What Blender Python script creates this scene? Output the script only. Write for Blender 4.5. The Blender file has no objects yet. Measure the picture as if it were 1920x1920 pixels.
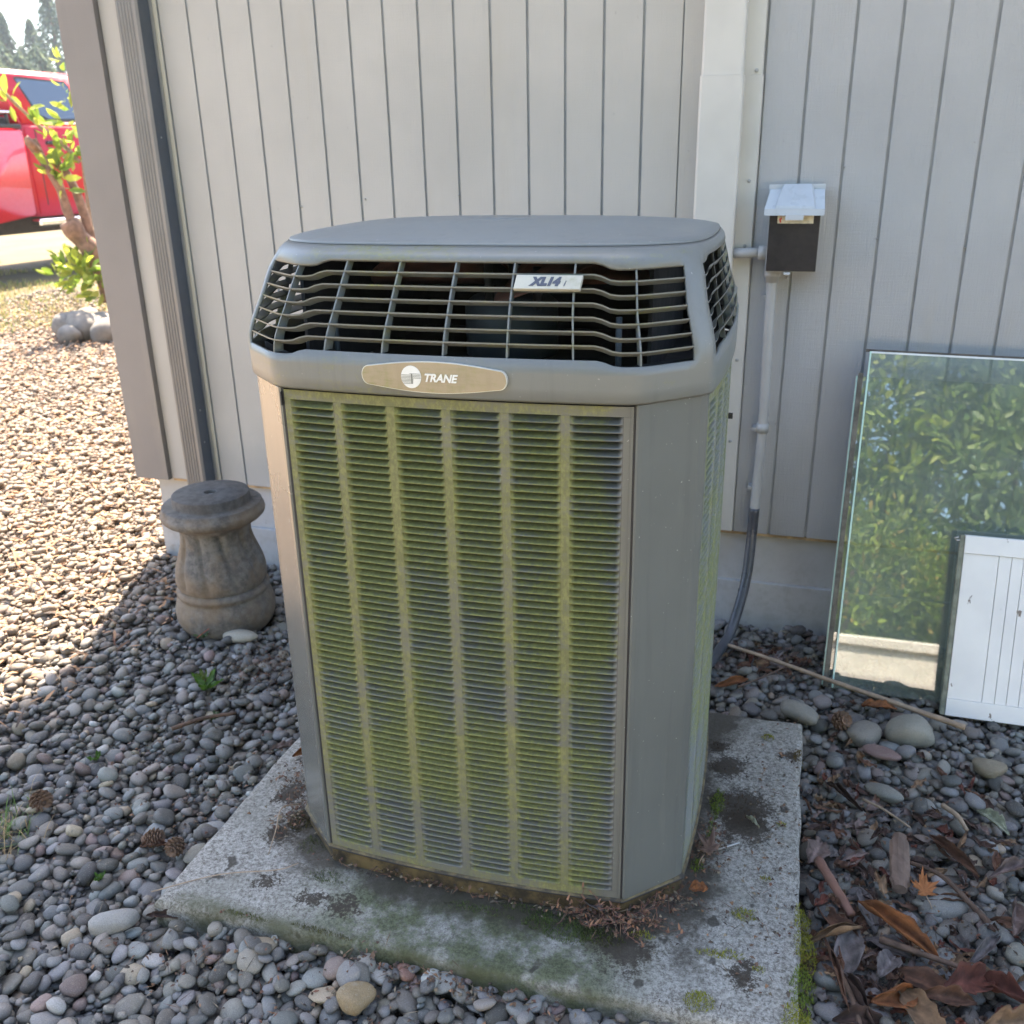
import bpy, bmesh, math, random
import numpy as np
from mathutils import Vector, Matrix, Euler, noise
random.seed(7); rng = np.random.default_rng(11)
R = math.radians; HAZE = .0011
scn = bpy.context.scene
col = scn.collection

# ------------------------------------------------------------------ camera
cam_d = bpy.data.cameras.new('camera'); cam = bpy.data.objects.new('camera', cam_d); col.objects.link(cam)
F_PX, PITCH, YAW, ROLL = 1756.65, .36681, .311775, -.0202285
CAM = Vector((1.78649, -2.60313, 1.34))
cam_d.sensor_width = 36; cam_d.lens = 36 * F_PX / 1920; cam_d.dof.use_dof = True; cam_d.dof.focus_distance = 1.5; cam_d.dof.aperture_fstop = 8; cam_d.clip_start = .05; cam_d.clip_end = 2000
_cy, _sy, _cp, _sp = math.cos(YAW), math.sin(YAW), math.cos(PITCH), math.sin(PITCH)
_f = Vector((-_sy * _cp, _cy * _cp, -_sp)); _r = Vector((_cy, _sy, 0)); _u = _r.cross(_f)
_rr = math.cos(ROLL) * _r + math.sin(ROLL) * _u; _uu = -math.sin(ROLL) * _r + math.cos(ROLL) * _u
_m = Matrix((_rr, _uu, -_f)).transposed().to_4x4(); _m.translation = CAM
cam.matrix_world = _m; scn.camera = cam
def proj(p):
    q = Vector(p) - CAM; z = q.dot(_f)
    if z < .05: return (-1e4, -1e4)
    return (960 + F_PX * q.dot(_rr) / z, 960 - F_PX * q.dot(_uu) / z)

# ------------------------------------------------------------------ world, sun, exposure
SUN_EL = R(62); SUN_H = Vector((-.40, .917, 0)).normalized()      # horizontal direction towards the sun
w = bpy.data.worlds.new('World'); scn.world = w; w.use_nodes = True
nt = w.node_tree; bg = nt.nodes['Background']
sky = nt.nodes.new('ShaderNodeTexSky'); sky.sky_type = 'NISHITA'; sky.sun_disc = False
sky.sun_elevation = SUN_EL; sky.sun_rotation = math.atan2(SUN_H.x, SUN_H.y)
sky.air_density = 1.0; sky.dust_density = 2.0; sky.ozone_density = 1.0; sky.altitude = 50
hs = nt.nodes.new('ShaderNodeHueSaturation'); hs.inputs['Saturation'].default_value = 1.0; nt.links.new(sky.outputs[0], hs.inputs['Color'])
wbm = nt.nodes.new('ShaderNodeMix'); wbm.data_type = 'RGBA'; wbm.blend_type = 'MULTIPLY'; wbm.inputs[0].default_value = 1; wbm.inputs[7].default_value = (1.02, 1.0, .965, 1)
nt.links.new(hs.outputs[0], wbm.inputs[6]); nt.links.new(wbm.outputs[2], bg.inputs[0]); bg.inputs[1].default_value = .13
sd = bpy.data.lights.new('sun', 'SUN'); sun = bpy.data.objects.new('sun', sd); col.objects.link(sun)
sd.energy = 4.8; sd.angle = R(.53); sd.color = (1, .87, .71)
sdir = Vector((SUN_H.x * math.cos(SUN_EL), SUN_H.y * math.cos(SUN_EL), math.sin(SUN_EL)))
sun.rotation_euler = sdir.to_track_quat('Z', 'Y').to_euler(); sun.location = (-3, 6, 12)
vs = scn.view_settings; vs.view_transform = 'Standard'; vs.look = 'None'; vs.exposure = 2.5; vs.gamma = 1
scn.render.resolution_x = scn.render.resolution_y = 1024

# ------------------------------------------------------------------ helpers
def tag(o, label=None, cat=None, group=None, kind=None):
    if label: o['label'] = label
    if cat: o['category'] = cat
    if group: o['group'] = group
    if kind: o['kind'] = kind
    return o
def empty(name, loc=(0, 0, 0), rz=0, label=None, cat=None, group=None, kind=None):
    o = bpy.data.objects.new(name, None); col.objects.link(o); o.empty_display_size = .1
    o.location = loc; o.rotation_euler = (0, 0, rz); return tag(o, label, cat, group, kind)
def mesh(name, V, Fs, mat=None, parent=None, smooth=False, colors=None):
    me = bpy.data.meshes.new(name)
    me.from_pydata([tuple(v) for v in V], [], [tuple(f) for f in Fs]); me.update()
    if smooth: me.polygons.foreach_set('use_smooth', [True] * len(me.polygons))
    if colors is not None:
        a = me.color_attributes.new('pc', 'FLOAT_COLOR', 'POINT'); a.data.foreach_set('color', np.asarray(colors, np.float32).ravel())
    return link(name, me, mat, parent)
def link(name, me, mat=None, parent=None):
    o = bpy.data.objects.new(name, me); col.objects.link(o)
    if mat and not me.materials: me.materials.append(mat)
    if parent: o.parent = parent
    return o
def bigmesh(name, V, T, mat, parent=None, colors=None, smooth=True):      # numpy arrays: verts (n,3), faces (m,k)
    me = bpy.data.meshes.new(name); V = np.asarray(V, np.float32); T = np.asarray(T, np.int32); k = T.shape[1]
    me.vertices.add(len(V)); me.vertices.foreach_set('co', V.ravel())
    me.loops.add(T.size); me.loops.foreach_set('vertex_index', T.ravel())
    me.polygons.add(len(T)); me.polygons.foreach_set('loop_start', np.arange(0, T.size, k, dtype=np.int32))
    me.polygons.foreach_set('loop_total', np.full(len(T), k, np.int32))
    me.polygons.foreach_set('use_smooth', np.full(len(T), smooth)); me.update(calc_edges=True)
    if colors is not None:
        a = me.color_attributes.new('pc', 'FLOAT_COLOR', 'POINT'); a.data.foreach_set('color', np.asarray(colors, np.float32).ravel())
    return link(name, me, mat, parent)
def bm_obj(name, bm, mat, parent=None, smooth=False):
    me = bpy.data.meshes.new(name); bmesh.ops.recalc_face_normals(bm, faces=bm.faces); bm.to_mesh(me); bm.free()
    if smooth: me.polygons.foreach_set('use_smooth', [True] * len(me.polygons))
    return link(name, me, mat, parent)
def bx(bm, x0, x1, y0, y1, z0, z1, bev=0, seg=1):
    r = bmesh.ops.create_cube(bm, size=1)
    for v in r['verts']: v.co = Vector(((x0 + x1) / 2 + v.co.x * (x1 - x0), (y0 + y1) / 2 + v.co.y * (y1 - y0), (z0 + z1) / 2 + v.co.z * (z1 - z0)))
    if bev:
        es = list({e for v in r['verts'] for e in v.link_edges})
        bmesh.ops.bevel(bm, geom=es, offset=bev, segments=seg, profile=.7, affect='EDGES')
def box(name, x0, x1, y0, y1, z0, z1, mat, parent=None, bev=0, seg=1):
    bm = bmesh.new(); bx(bm, x0, x1, y0, y1, z0, z1, bev, seg); return bm_obj(name, bm, mat, parent)
def tube(name, pts, rad, mat, parent=None, n=10, ribs=None):
    pts = [Vector(p) for p in pts]; rads = rad if isinstance(rad, (list, tuple)) else [rad] * len(pts)
    V, Fs = [], []; up = Vector((0, 0, 1)); t0 = (pts[1] - pts[0]).normalized()
    a = t0.cross(up) if abs(t0.z) < .9 else t0.cross(Vector((0, 1, 0))); a.normalize()
    for i, p in enumerate(pts):
        t = (pts[min(i + 1, len(pts) - 1)] - pts[max(i - 1, 0)]).normalized(); a = (a - t * a.dot(t)).normalized(); b = t.cross(a)
        for k in range(n):
            th = 2 * math.pi * k / n; V.append(p + (a * math.cos(th) + b * math.sin(th)) * rads[i])
    for i in range(len(pts) - 1):
        for k in range(n): Fs.append((i * n + k, i * n + (k + 1) % n, (i + 1) * n + (k + 1) % n, (i + 1) * n + k))
    Fs.append(tuple(range(n))[::-1]); Fs.append(tuple((len(pts) - 1) * n + k for k in range(n)))
    return mesh(name, V, Fs, mat, parent, smooth=True)
def lathe(name, prof, mat, parent=None, n=48, fn=None, center=(0, 0)):
    V, Fs = [], []
    for (r, z) in prof:
        for k in range(n):
            th = 2 * math.pi * k / n; rr = fn(r, z, th) if fn else r
            V.append((center[0] + rr * math.cos(th), center[1] + rr * math.sin(th), z))
    for i in range(len(prof) - 1):
        for k in range(n): Fs.append((i * n + k, i * n + (k + 1) % n, (i + 1) * n + (k + 1) % n, (i + 1) * n + k))
    Fs.append(tuple(range(n))[::-1]); Fs.append(tuple((len(prof) - 1) * n + k for k in range(n)))
    return mesh(name, V, Fs, mat, parent, smooth=True)
def sstep(a, b, x):
    t = min(1, max(0, (x - a) / (b - a))); return t * t * (3 - 2 * t)
def catmull(P, n=8):
    P = [Vector(p) for p in P]; P = [P[0] * 2 - P[1]] + P + [P[-1] * 2 - P[-2]]; out = []
    for i in range(1, len(P) - 2):
        for k in range(n):
            t = k / n; a, b, c, d = P[i - 1:i + 3]
            out.append(.5 * ((2 * b) + (c - a) * t + (2 * a - 5 * b + 4 * c - d) * t * t + (3 * b - a - 3 * c + d) * t ** 3))
    out.append(P[-2]); return out

# ------------------------------------------------------------------ materials
class NT:
    def __init__(s, name):
        s.m = bpy.data.materials.new(name); s.m.use_nodes = True; s.t = s.m.node_tree; s.b = s.t.nodes['Principled BSDF']; s.out = s.t.nodes['Material Output']
    def n(s, ty, **k):
        nd = s.t.nodes.new(ty)
        for a, v in k.items(): setattr(nd, a, v)
        return nd
    def l(s, a, b): s.t.links.new(a, b)
    def setin(s, nd, key, v):
        if hasattr(v, 'is_linked'): s.l(v, nd.inputs[key])
        else: nd.inputs[key].default_value = v
    def pos(s, scale=(1, 1, 1), obj=False):
        if obj: src = s.n('ShaderNodeTexCoord').outputs['Object']
        else: src = s.n('ShaderNodeNewGeometry').outputs['Position']
        mp = s.n('ShaderNodeMapping'); s.l(src, mp.inputs['Vector']); mp.inputs['Scale'].default_value = scale; return mp.outputs[0]
    def noise(s, vec, scale=5, detail=6, rough=.6, dist=0):
        nd = s.n('ShaderNodeTexNoise'); s.l(vec, nd.inputs['Vector']); nd.inputs['Scale'].default_value = scale
        nd.inputs['Detail'].default_value = detail; nd.inputs['Roughness'].default_value = rough; nd.inputs['Distortion'].default_value = dist
        return nd.outputs['Fac']
    def ramp(s, fac, a, b, va=0.0, vb=1.0):
        nd = s.n('ShaderNodeMapRange'); nd.interpolation_type = 'SMOOTHSTEP'; s.setin(nd, 'Value', fac)
        for k, v in (('From Min', a), ('From Max', b), ('To Min', va), ('To Max', vb)): nd.inputs[k].default_value = v
        return nd.outputs[0]
    def mix(s, fac, a, b, mode='MIX'):
        nd = s.n('ShaderNodeMix', data_type='RGBA', blend_type=mode); s.setin(nd, 0, fac)
        for i, v in ((6, a), (7, b)):
            if hasattr(v, 'is_linked'): s.l(v, nd.inputs[i])
            else: nd.inputs[i].default_value = (*v, 1) if len(v) == 3 else v
        return nd.outputs[2]
    def math(s, op, a, b=0.0):
        nd = s.n('ShaderNodeMath', operation=op); s.setin(nd, 0, a); s.setin(nd, 1, b); return nd.outputs[0]
    def sep(s, vec):
        nd = s.n('ShaderNodeSeparateXYZ'); s.l(vec, nd.inputs[0]); return nd.outputs
    def bump(s, h, strength=.3, dist=.01):
        nd = s.n('ShaderNodeBump'); s.l(h, nd.inputs['Height']); nd.inputs['Strength'].default_value = strength; nd.inputs['Distance'].default_value = dist
        s.l(nd.outputs[0], s.b.inputs['Normal'])
    def base(s, c): s.setin(s.b, 'Base Color', (*c, 1) if isinstance(c, tuple) else c)
    def rough(s, r): s.setin(s.b, 'Roughness', r)
def simple(name, c, rough=.6, metal=0, var=.12, scale=12, bump=0, bscale=80, coat=0, stretch=(1, 1, 1)):
    m = NT(name); p = m.pos(stretch)
    f = m.ramp(m.noise(p, scale), .3, .7)
    m.base(m.mix(f, tuple(x * (1 - var) for x in c), tuple(min(1, x * (1 + var)) for x in c)))
    m.rough(m.ramp(m.noise(p, scale * 2.3), .3, .7, max(0, rough - .07), min(1, rough + .07))); m.b.inputs['Metallic'].default_value = metal
    if coat: m.b.inputs['Coat Weight'].default_value = coat; m.b.inputs['Coat Roughness'].default_value = .04
    if bump: m.bump(m.noise(p, bscale), bump, .002)
    return m.m

def siding_mat(name, c, grain=.35, dirt=.25):
    m = NT(name); p = m.pos((1, 1, .05)); p2 = m.pos()
    g = m.noise(p, 260, 5, .7, .6); big = m.noise(p2, 2.2, 4); fine = m.noise(m.pos((.06, 1, 1)), 210, 3)
    c1 = m.mix(m.ramp(big, .3, .7), tuple(x * .93 for x in c), tuple(x * 1.05 for x in c))
    c2 = m.mix(m.ramp(g, .62, .8, 0, .25), c1, tuple(x * .72 for x in c))
    sp = m.noise(p2, 55, 3, .5); c3 = m.mix(m.ramp(sp, .70, .76, 0, dirt), c2, (.16, .14, .12))
    st = m.noise(m.pos((1, 1, .12)), 9, 5); c4 = m.mix(m.ramp(st, .55, .75, 0, .25), c3, (.40, .35, .27)); zz = m.sep(m.pos())[2]; spl = m.math('MULTIPLY', m.ramp(zz, .40, .02, 0, .3), m.ramp(m.noise(p2, 26, 6, .8), .42, .66)); c4 = m.mix(spl, c4, (.24, .21, .17))
    m.base(c4); m.rough(.62); m.b.inputs['Specular IOR Level'].default_value = .35
    h = m.math('ADD', g, m.math('MULTIPLY', fine, .5)); m.bump(h, grain, .002); return m.m
M_SIDE = siding_mat('siding_paint_warm_bounce', (.445, .428, .395), .45)  # warmer tint paints the light bounced off the sunlit gravel
M_SIDE2 = siding_mat('siding_paint_grainy_cool_light', (.395, .395, .395), .9)  # stronger grain; the cooler tone paints bluish light on the right boards
M_GROOVE = simple('groove_shade_paint', (.33, .34, .345), .7)  # darker grey-blue than the boards, paints the shade inside the grooves
M_FOUND = siding_mat('foundation_paint', (.47, .465, .46), .3, .35)
M_TAUPE = siding_mat('taupe_trim_paint', (.235, .215, .20), .4, .3)
M_CREAM = siding_mat('cream_trim_paint', (.58, .54, .44), .2)
M_SPOUT = simple('downspout_paint', (.225, .205, .185), .42, var=.06, scale=5)
M_SPOUTD = simple('downspout_shade_paint', (.075, .085, .10), .45, var=.06)  # dark tone paints the shade on the downspout's right side
M_COVER = simple('line_cover_paint', (.56, .54, .50), .45, var=.05, scale=6, bump=.08, bscale=30)
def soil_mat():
    m = NT('soil_needles_sun_tint'); p = m.pos(); x = m.sep(p)[0]; n = m.noise(p, 30, 6); yard = m.ramp(x, .05, -.55)
    c = m.mix(yard, m.mix(n, (.04, .03, .025), (.10, .075, .055)), m.mix(n, (.26, .18, .10), (.42, .30, .19)))  # needle soil, lightened to the left to paint in the sun's brightness
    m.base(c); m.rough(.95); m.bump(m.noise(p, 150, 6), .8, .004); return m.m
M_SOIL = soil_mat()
M_DARK = simple('dark_interior', (.012, .012, .013), .8)
M_COIL = simple('coil_fins', (.03, .03, .032), .6, metal=.4)
M_BLADE = simple('rusty_fan_blade', (.16, .07, .045), .7, var=.5, scale=14)
M_MOTOR = simple('fan_motor', (.05, .065, .08), .5)
M_BLACK = simple('black_gap', (.02, .02, .022), .6)
M_GREYPVC = simple('grey_conduit', (.36, .36, .35), .45, var=.06)
M_DKCOND = simple('dark_flexible_conduit', (.055, .06, .07), .32, var=.15)
M_WHITEM = simple('white_metal_lid', (.47, .50, .53), .32, var=.06)
M_BROWN = simple('dark_brown_cover', (.016, .012, .011), .6, var=.5, scale=30)
M_STICKER = simple('yellowed_sticker', (.62, .55, .40), .6, var=.2, scale=80)
M_RED = simple('red_print', (.6, .05, .03), .6)
M_STEEL = simple('steel_screw', (.35, .35, .34), .4, metal=.8)
M_WHITEP = None

def unit_mat(name, algae=0.0, c=(.150, .153, .142), rough=.36, streak=False, gc=(.15, .155, .045), dust_k=.2):
    m = NT(name); p = m.pos(); x, y, z = m.sep(p)[:3]
    big = m.noise(p, 3.0, 5); base = m.mix(m.ramp(big, .3, .7), tuple(v * .93 for v in c), tuple(v * 1.07 for v in c))
    dust_sun = m.noise(p, 14, 6); base = m.mix(m.ramp(dust_sun, .4, .85, 0, dust_k), base, (.23, .215, .175))
    drip = m.noise(m.pos((1, 1, .05)), 46, 5, .7); base = m.mix(m.ramp(drip, .50, .72, 0, .22), base, tuple(v * .55 for v in c)); base = m.mix(m.ramp(m.noise(m.pos((1, 1, .12)), 22, 5, .7), .56, .74, 0, .16), base, (.26, .25, .21))
    specks = m.noise(p, 180, 2, .4); base = m.mix(m.ramp(specks, .74, .78, 0, .5), base, (.5, .5, .46))
    if algae:
        n1 = m.noise(p, 5.5, 5, .6); n2 = m.noise(m.pos((.35, .35, 2.2)), 34, 6, .75); n3 = m.noise(m.pos((1, 1, .6)), 130, 5, .7)
        f = m.math('ADD', m.math('MULTIPLY', n1, .42), m.math('ADD', m.math('MULTIPLY', n2, .36), m.math('MULTIPLY', n3, .22)))
        # more growth up the left and middle, bare along the right border and the bottom
        side = m.ramp(x, 1.50, 1.57, .0, .22) if streak is not None else 0.0
        f = m.math('SUBTRACT', f, side)
        lo = m.ramp(z, .10, .40, .04, 0); f = m.math('SUBTRACT', f, lo)
        k = .60 - .17 * algae
        g = m.mix(m.ramp(n3, .4, .65), gc, tuple(v * 1.55 for v in gc))
        base = m.mix(m.ramp(f, k - .06, k + .12, 0, .82), base, g)
        m.rough(m.ramp(f, k, k + .1, rough, .85))
    else: m.rough(m.ramp(big, .3, .7, rough - .02, rough + .05))
    m.base(base); m.bump(m.noise(p, 60, 3), .03, .001); return m.m
M_UNIT = unit_mat('unit_paint')
M_UNITC = unit_mat('corner_panel_paint', c=(.118, .124, .115), rough=.24, dust_k=.06)
M_UNITC.node_tree.nodes['Principled BSDF'].inputs['Coat Weight'].default_value = .35; M_UNITC.node_tree.nodes['Principled BSDF'].inputs['Coat Roughness'].default_value = .24
M_CAP = unit_mat('cap_plastic', .16, (.165, .175, .168), .40, None)
M_LID = unit_mat('lid_plastic', 0, (.175, .185, .178), .45)
M_FRONT = unit_mat('front_panel_paint', 1.0, (.140, .140, .124), .5, False, (.155, .152, .05))
M_LOUV = unit_mat('louvre_paint', 1.04, (.112, .114, .106), .48, False, (.145, .148, .036))
M_SIDEP = unit_mat('side_panel_paint', .80, (.155, .165, .155), .35, None, (.15, .16, .05))
M_SLAT = unit_mat('grille_slat_plastic', .30, (.145, .155, .147), .5, None)

M_UNITR = unit_mat('weathered_corner_paint', c=(.112, .120, .112), rough=.52, dust_k=.04)
def base_ring_mat():
    m = NT('base_pan'); p = m.pos(); n = m.noise(p, 22, 6, .7)
    c = m.mix(m.ramp(n, .35, .65), (.03, .026, .02), (.17, .13, .06)); m.base(c); m.rough(.8); m.bump(n, .5, .004); return m.m
M_BASE = base_ring_mat()

def concrete_mat():
    m = NT('pad_concrete'); p = m.pos(); x, y, z = m.sep(p)[:3]
    n1 = m.noise(p, 150, 8, .8); n2 = m.noise(p, 7, 5); n3 = m.noise(p, 420, 3, .6)
    c = m.mix(m.ramp(n1, .36, .62), (.115, .100, .080), (.44, .415, .37))
    c = m.mix(m.ramp(n3, .55, .7, 0, .5), c, (.06, .06, .055))
    c = m.mix(m.ramp(n2, .45, .7, 0, .55), c, (.20, .195, .16))
    # algae film along the front of the unit
    fx = m.math('MULTIPLY', m.ramp(x, .90, 1.12), m.ramp(x, 1.50, 1.68, 1, 0)); fy = m.ramp(y, -1.24, -1.30)
    gr = m.math('MULTIPLY', m.math('MULTIPLY', fx, fy), m.ramp(m.math('ADD', m.noise(p, 16, 6, .7), m.math('MULTIPLY', n1, .45)), .58, .80))
    c = m.mix(m.math('MULTIPLY', gr, .92), c, m.mix(m.ramp(n1, .4, .6), (.042, .050, .018), (.105, .115, .05)))
    # damp dirt halo round the base of the unit
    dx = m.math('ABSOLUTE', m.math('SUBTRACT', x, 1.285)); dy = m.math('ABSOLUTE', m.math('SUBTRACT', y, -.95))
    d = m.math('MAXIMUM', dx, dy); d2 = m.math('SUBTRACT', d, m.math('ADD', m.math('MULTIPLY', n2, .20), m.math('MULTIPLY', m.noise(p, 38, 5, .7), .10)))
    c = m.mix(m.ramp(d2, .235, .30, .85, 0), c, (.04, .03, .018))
    for (sx, sy, sr) in ((1.74, -.93, .075), (1.70, -.80, .045), (1.67, -.73, .03), (1.755, -.99, .06), (.90, -1.40, .022), (.845, -1.27, .04), (.87, -1.21, .05), (.80, -1.16, .035), (1.0, -1.42, .018), (1.06, -1.415, .03), (1.83, -.72, .02), (1.775, -1.37, .03), (1.57, -1.36, .06)):
        vd = m.n('ShaderNodeVectorMath', operation='DISTANCE'); m.l(p, vd.inputs[0]); vd.inputs[1].default_value = (sx, sy, .05)
        dn = m.math('ADD', vd.outputs['Value'], m.math('MULTIPLY', m.math('SUBTRACT', n1, .5), .12)); dn = m.math('ADD', dn, m.math('MULTIPLY', m.math('SUBTRACT', m.noise(p, 30, 5), .5), .10))
        c = m.mix(m.ramp(dn, sr * .6, sr * 1.1, .9, 0), c, (.035, .024, .014))
    # black lichen spots
    sp = m.noise(p, 17, 3, .5); c = m.mix(m.ramp(sp, .655, .70, 0, .85), c, (.035, .028, .02))
    # moss stained edge
    e = m.math('MULTIPLY', m.ramp(y, -1.455, -1.49), m.ramp(n2, .35, .6)); c = m.mix(m.math('MULTIPLY', e, .8), c, (.06, .06, .02))
    m.base(c); m.rough(.9); m.bump(m.math('ADD', n1, m.math('MULTIPLY', n3, .5)), .75, .004); return m.m
M_CONC = concrete_mat()

def pebble_mat(name, obj):
    m = NT(name)
    if obj: c = m.n('ShaderNodeObjectInfo').outputs['Color']
    else: c = m.n('ShaderNodeVertexColor', layer_name='pc').outputs['Color']
    p = m.pos(); n = m.noise(p, 420, 5, .7); n2 = m.noise(p, 70, 6, .7); n3 = m.noise(p, 900, 2, .5)
    c = m.mix(m.ramp(n, .38, .62, .0, .45), c, m.mix(1.0, c, (.5, .48, .46), 'MULTIPLY')); c = m.mix(m.ramp(n2, .52, .72, 0, .45), c, (.32, .285, .225))
    c = m.mix(m.ramp(n3, .62, .72, 0, .5), c, (.42, .41, .38)); c = m.mix(m.ramp(n2, .40, .28, 0, .5), c, (.05, .045, .04))
    m.base(c); m.rough(m.ramp(n2, .3, .7, .5, .8)); m.bump(m.math('ADD', n, n2), .5, .0015); return m.m
M_PEB = pebble_mat('river_pebble', False); M_PEBO = pebble_mat('river_pebble_single', True)
def attr_mat(name, rough=.7, trans=0.0, bump=.2, bs=120):
    m = NT(name); c = m.n('ShaderNodeVertexColor', layer_name='pc').outputs['Color']; p = m.pos(); n = m.noise(p, bs, 4)
    c = m.mix(m.ramp(n, .35, .7, 0, .4), c, m.mix(1.0, c, (.55, .5, .45), 'MULTIPLY')); m.base(c); m.rough(rough); m.bump(n, bump, .001)
    if trans:
        tr = m.n('ShaderNodeBsdfTranslucent'); m.l(c, tr.inputs[0]); mx = m.n('ShaderNodeMixShader'); mx.inputs[0].default_value = trans
        m.l(m.b.outputs[0], mx.inputs[1]); m.l(tr.outputs[0], mx.inputs[2]); m.l(mx.outputs[0], m.out.inputs[0])
    return m.m
M_LEAFATTR = attr_mat('dry_leaf', .85, .2, .6, 260); M_LITTER = attr_mat('litter_bits', .85); M_GREEN = attr_mat('green_foliage', .5, .42)
M_MOSS = attr_mat('moss_tufts', .95, .15); M_NEEDLE = attr_mat('conifer_foliage', .8, .15)
M_GRASS = attr_mat('grass_blades', .8, .3)

def stone_mat():
    m = NT('cast_stone'); p = m.pos(); z = m.sep(p)[2]; n = m.noise(p, 40, 6, .7); n2 = m.noise(p, 7, 4); n3 = m.noise(p, 200, 3)
    c = m.mix(m.ramp(n, .35, .65), (.10, .093, .086), (.20, .185, .165)); c = m.mix(m.ramp(n2, .38, .60, 0, .6), c, (.22, .15, .085)); c = m.mix(m.ramp(n3, .6, .75, 0, .5), c, (.05, .045, .04))
    c = m.mix(m.ramp(z, .372, .40, 0, .8), c, m.mix(m.ramp(n, .3, .7), (.045, .043, .042), (.10, .095, .092)))
    m.base(c); m.rough(.9); m.bump(m.math('ADD', n, n3), .5, .003); return m.m
M_STONE = stone_mat()
def ground_mat():
    m = NT('ground_soil_grass'); p = m.pos(); n = m.noise(p, 1.2, 6); n2 = m.noise(p, 30, 5)
    c = m.mix(m.ramp(n, .4, .6), (.145, .112, .042), (.125, .10, .06)); c = m.mix(m.ramp(n2, .4, .7, 0, .4), c, (.17, .13, .07))
    m.base(c); m.rough(.95); m.bump(n2, .6, .02); return m.m
M_GROUND = ground_mat()
def glass_mat():
    m = NT('old_window_glass'); t = m.t
    gl = m.n('ShaderNodeBsdfGlossy'); gl.inputs['Roughness'].default_value = .006
    tr = m.n('ShaderNodeBsdfTransparent'); tr.inputs[0].default_value = (.80, .90, .85, 1)
    fr = m.n('ShaderNodeFresnel'); fr.inputs[0].default_value = 2.7
    p = m.pos((.5, .5, 3)); bm_ = m.n('ShaderNodeBump'); bm_.inputs['Strength'].default_value = .05; bm_.inputs['Distance'].default_value = .004
    m.l(m.noise(p, 2.2, 2), bm_.inputs['Height']); m.l(bm_.outputs[0], gl.inputs['Normal'])
    df = m.n('ShaderNodeBsdfDiffuse'); df.inputs[0].default_value = (.52, .60, .52, 1)
    mx = m.n('ShaderNodeMixShader'); m.l(fr.outputs[0], mx.inputs[0]); m.l(tr.outputs[0], mx.inputs[1]); m.l(gl.outputs[0], mx.inputs[2])
    m2 = m.n('ShaderNodeMixShader'); m.l(m.ramp(m.noise(m.pos(), 9, 6), .4, .8, .17, .30), m2.inputs[0]); m.l(mx.outputs[0], m2.inputs[1]); m.l(df.outputs[0], m2.inputs[2])
    m.l(m2.outputs[0], m.out.inputs[0]); return m.m
M_GLASS = glass_mat()
M_GLEDGE = simple('glass_cut_edge', (.55, .75, .66), .25, var=.1)
def whitewood():
    m = NT('flaking_white_paint'); p = m.pos((1, 1, .3)); n = m.noise(p, 50, 4, .6); n2 = m.noise(m.pos(), 6, 4)
    c = m.mix(m.ramp(n2, .3, .7), (.74, .74, .73), (.82, .82, .80)); c = m.mix(m.ramp(n, .70, .715, 0, .9), c, (.16, .12, .09))
    m.base(c); m.rough(.42); m.bump(n, .12, .002); return m.m
M_WHITEP = whitewood()
M_SHADEW = simple('dark_wood_edge', (.20, .21, .16), .8, var=.3, scale=40)
M_BARK = simple('reddish_bark', (.25, .145, .095), .85, var=.35, scale=18, bump=.6, bscale=60)
M_TWIG = simple('pale_dead_stem', (.30, .22, .15), .8, var=.25, scale=40)
M_DKTWIG = simple('dark_twig', (.10, .06, .04), .85, var=.35, scale=40, bump=.4)
M_CONE = simple('pine_cone_scales', (.15, .09, .055), .8, var=.35, scale=60)
M_ROCK = simple('boulder', (.21, .19, .165), .85, var=.25, scale=9, bump=.5, bscale=50)
M_PAINT = simple('red_car_paint', (.64, .010, .03), .35, var=.03, coat=.35)
M_TINT = simple('tinted_car_glass', (.05, .07, .11), .03, var=.02, coat=1)
M_CHROME = simple('chrome', (.7, .7, .72), .15, metal=1)
M_RUBBER = simple('tyre_rubber', (.03, .03, .03), .8)
M_CHASS = simple('chassis_underside', (.06, .055, .05), .8)

# ------------------------------------------------------------------ ground and gravel bed
def gz(x, y):                                              # the yard rises a little towards the truck
    h = math.hypot(x - CAM.x, y - CAM.y); return .17 * sstep(8.2, 11.5, h) if x < 0 else 0.0
def build_ground():
    xs = sorted(set(list(np.arange(-12, 8, .5)) + [-900, -300, -100, -40, -20, 20, 40, 100, 300, 900]))
    ys = sorted(set(list(np.arange(-12, 14, .5)) + [-900, -300, -100, -40, -20, 20, 40, 100, 300, 900]))
    V = [(x, y, gz(x, y) - .055) for y in ys for x in xs]; n = len(xs)
    Fs = [(j * n + i, j * n + i + 1, (j + 1) * n + i + 1, (j + 1) * n + i) for j in range(len(ys) - 1) for i in range(n - 1)]
    return tag(mesh('ground', V, Fs, M_GROUND, smooth=True), 'dry ground with sparse yellow grass reaching to the trees', 'ground', kind='structure')
build_ground()

UT = Matrix.Translation((1.273, -1.308, 0)) @ Matrix.Rotation(.0272, 4, 'Z') @ Matrix.Translation((0, .38, 0))   # unit local -> world
PAD = [(.715, -1.503), (1.868, -1.462), (1.852, -.575), (.700, -.62)]
def in_pad(x, y, m=0.0):
    for i in range(4):
        a, b = PAD[i], PAD[(i + 1) % 4]; ex, ey = b[0] - a[0], b[1] - a[1]; L = math.hypot(ex, ey)
        if (ex * (y - a[1]) - ey * (x - a[0])) / L < -m: return False
    return True

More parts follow.
